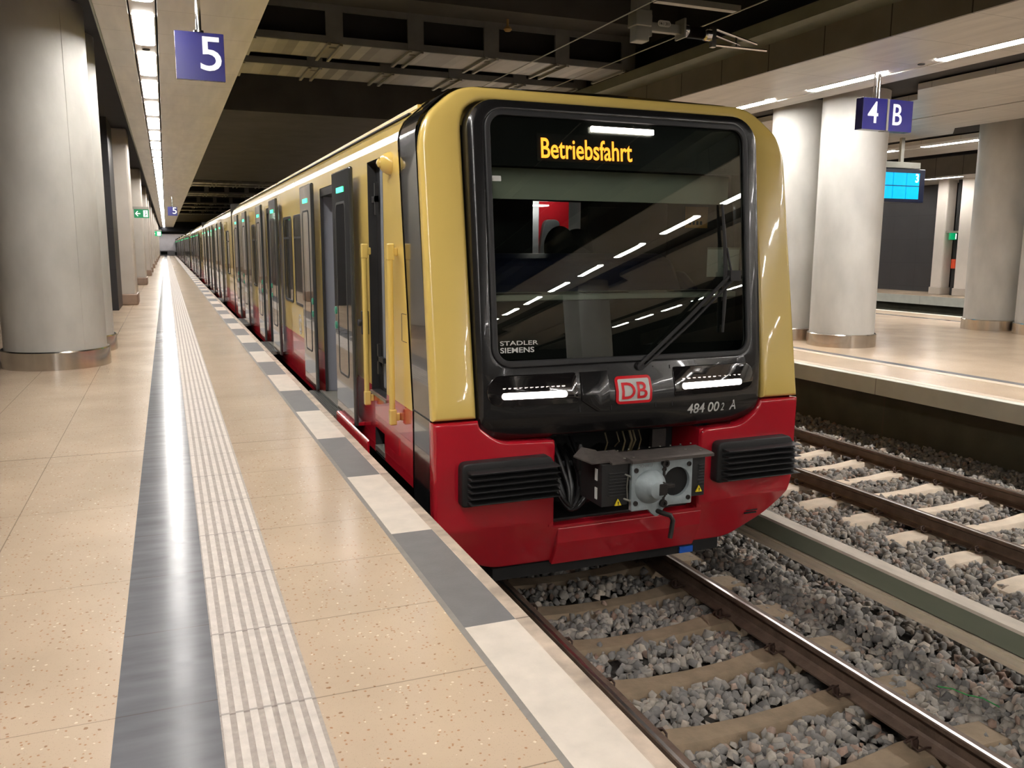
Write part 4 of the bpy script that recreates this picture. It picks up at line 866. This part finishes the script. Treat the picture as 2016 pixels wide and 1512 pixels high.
def car(y0, y1, doors, wins, det, slant=False, extra=()):
    b = MB(); ops = [(d-.615, d+.615, 0., 2.2) for d in doors]+list(extra)
    sidewall(b, y0, y1, ops, XL, slant); 
    b.box(CX+HW-.01, CX+HW, y0+(.3 if slant else 0), y1, ZR, 2.34, 0); b.box(CX+HW-.01, CX+HW, y0+(.3 if slant else 0), y1, -.12, ZR, 1)
    loft(b, ROOF, (Yb if slant else (lambda z: y0)), lambda z: y1, 0)
    b.box(XL, CX+HW, y1-.03, y1, -.12, 2.62, 2); 
    if not slant: b.box(XL, CX+HW, y0, y0+.03, -.12, 2.62, 2)
    body = b.build('car_body', [M_yel, M_red, M_rub], T)
    b = MB(); yy = y0+(.45 if slant else 0)
    b.box(CX-1.372, CX-1.34, yy, y1, 2.535, 2.546, 1); b.box(CX-1.30, CX-1.27, yy, y1, 2.585, 2.612, 0); b.build('roof_gutter', [M_yel, M_dkslot], body)
    # saloon
    b = MB(); b.box(XL+.01, CX+1.4, y0+(2.2 if slant else .1), y1-.1, -.02, 0, 0); b.box(XL+.1, CX+1.4, y0+(2.2 if slant else .1), y1-.1, 2.25, 2.28, 1); b.box(CX+1.38, CX+1.4, y0+(2.2 if slant else .1), y1-.1, 0, 2.25, 1)
    for d in doors: b.box(XL+.02, XL+.9, d+.66, d+.70, 0, 2.25, 2); b.box(XL+.02, XL+.9, d-.70, d-.66, 0, 2.25, 2); b.box(XL+.005, XL+.03, d+.60, d+.66, .02, 2.2, 3); b.box(XL+.005, XL+.2, d-.6, d+.6, 2.12, 2.2, 3)
    b.build('saloon', [M_grey, M_dgrey, pmat('draught_screen', lin(140, 142, 150), .4, noise=(2, .05)), M_mb] if det else [M_grey, M_dgrey, M_grey, M_mb], body)
    b = MB(); b.box(CX+.2, CX+.27, y0+(2.2 if slant else .3), y1-.4, 2.235, 2.248); b.box(CX+.3, CX+.36, 7.15, 7.55, 2.2, 2.21) if slant else None; b.build('saloon_lamp', pmat('saloon_light', (1, 1, 1), .5, noise=(2, .01), emit=((1, .96, .92), 22)), body)  # short strip at the front is added to light the red panel
    for d in doors:
        leaf(d-1.435, d-.625, det, True); leaf(d+.64, d+1.44, det, False); doorstep(d)
    for w_ in wins: window(*w_)
    return body
D1 = (8.76, 14.05, 19.05)
b1 = car(5.7, 22.45, D1, [(10.52, 11.44), (11.66, 12.5), (15.85, 16.5), (16.65, 17.3), (20.9, 21.9)], 2, True, [(6.50, 7.03, .40, 2.27), (6.6, 6.93, -.12, .10)])
b1['label'] = 'leading car body, yellow above and red below'
# cab side details
b = MB(); b.box(XL+.07, XL+.10, 6.5, 7.03, .4, 2.27, 0); b.box(XL+.05, XL+.07, 6.72, 6.80, .45, 2.2, 1); b.box(XL+.02, XL+.05, 6.86, 6.98, 1.95, 2.0, 2); b.box(XL+.02, XL+.05, 6.86, 6.89, 1.85, 2.1, 2); b.box(XL+.02, XL+.05, 6.7, 6.9, .66, .70, 2); b.box(XL+.02, XL+.05, 6.86, 6.9, .55, .8, 2); b.box(XL-.012, XL+.05, 6.49, 7.05, .372, .395, 3)
b.build('cab_door', [M_rub, pmat('cab_door_grey', lin(120, 126, 134), .4, noise=(2, .05)), M_mb, M_galv], T)
for y in (6.96, 6.09):
    b = MB(); b.lathe([(.022, .36), (.022, 1.56)], (1.50, y, 0), 14); 
    for z in (.28, 1.50): b.box(1.476, 1.53, y-.026, y+.026, z, z+.12); b.box(1.52, XL, y-.015, y+.015, z+.03, z+.09)
    b.build('handrail', M_yel, T, bevel=.01, seg=3)
b = MB(); b.lathe([(.085, .06), (.085, .0), (.08, -.025), (.066, -.052), (.045, -.072), (.034, -.076), (.03, -.09), (.012, -.10)], (XL, 6.26, 2.20), 24, axis=0); tag(b.build('camera_housing', M_yel, T, smooth=True), 'small yellow bulb housing beside the black band')
b = MB(); b.box(XL-.004, XL+.13, 6.6, 6.93, -.10, -.06, 0); b.box(XL+.12, XL+.14, 6.6, 6.93, -.12, .1, 1); b.build('foot_step', [M_galv, M_red], T)
b = MB(); b.box(1.50, XL, 7.09, 7.14, .86, 1.06); b.lathe([(.03, 0), (.03, -.03)], (1.50, 7.115, .96), 12, axis=0); b.build('door_lock', M_mb, T, bevel=.006)
b = MB(); b.prism([(1.42, -.10), (1.42, .045), (1.438, .055), (1.438, -.10)], 1, 6.62, 7.97); b.prism([(1.43, .02), (1.43, .045), (XL, .055), (XL, .02)], 1, 7.35, 7.97); b.build('step_fairing', M_red, T, bevel=.004)
b = MB(); b.box(XL-.001, XL+.001, 5.99+.0, 6.0, .92, 1.12); b.box(XL-.001, XL+.001, 5.86, 5.98, 1.118, 1.122); b.box(XL-.001, XL+.001, 5.86, 5.98, .918, .922); b.build('hatch_marks', M_dk, T)
# S logo on the side
V, Fs = cpoly([[(.13*math.cos(t*math.pi/16), .13*math.sin(t*math.pi/16)) for t in range(32)], [(.108*math.cos(t*math.pi/16), .108*math.sin(t*math.pi/16)) for t in range(32)]], .001, 0)
b = MB(); b.add([(XL-.002+v[1], 11.15-v[0], .60+v[2]) for v in V], Fs); V, Fs = text('S', .16, .12, .03, .0006); b.add([(XL-.003+v[1], 11.21-v[0], .52+v[2]) for v in V], Fs)
b.build('side_logo', M_white, T)
b2 = car(22.75, 41.05, (27.2, 32.2, 37.2), [(23.8, 24.9), (29.2, 30.2), (34.2, 35.2), (39.2, 40.4)], 0)
newparts = [o for o in T.children if o.location.length < 1e-6 and (Vector(o.bound_box[0]).y+5.2 > 22.6)]
for k in range(1, 7):
    for o in newparts:
        c = o.copy(); C.objects.link(c); c.parent = T; c.location = (0, 18.6*k, 0)
        for g in o.children:
            h = g.copy(); C.objects.link(h); h.parent = c
b = MB()
for k in range(7): b.box(CX-1.1, CX+1.1, 22.45+18.6*k, 22.75+18.6*k, 0, 2.4)
b.build('gangway_bellows', M_rub, T)
b = MB(); b.box(CX-1.25, CX+1.25, 5.9, 152, -.62, -.13); b.box(CX-1.0, CX+.92, 5.40, 5.9, -.77, -.68); b.build('underframe', M_dk, T)
for y in (7.4, 9.5, 19.2, 21.2):
    b = MB()
    for x in (2.285, 3.79): b.lathe([(.38, -.05), (.40, -.05), (.405, -.03), (.40, -.02), (.40, .07)], (x, y, -.55), 32, axis=0)
    b.tube([(2.285, y, -.545), (3.79, y, -.545)], .08, 12); b.build('wheelset', M_iron, T, smooth=True)
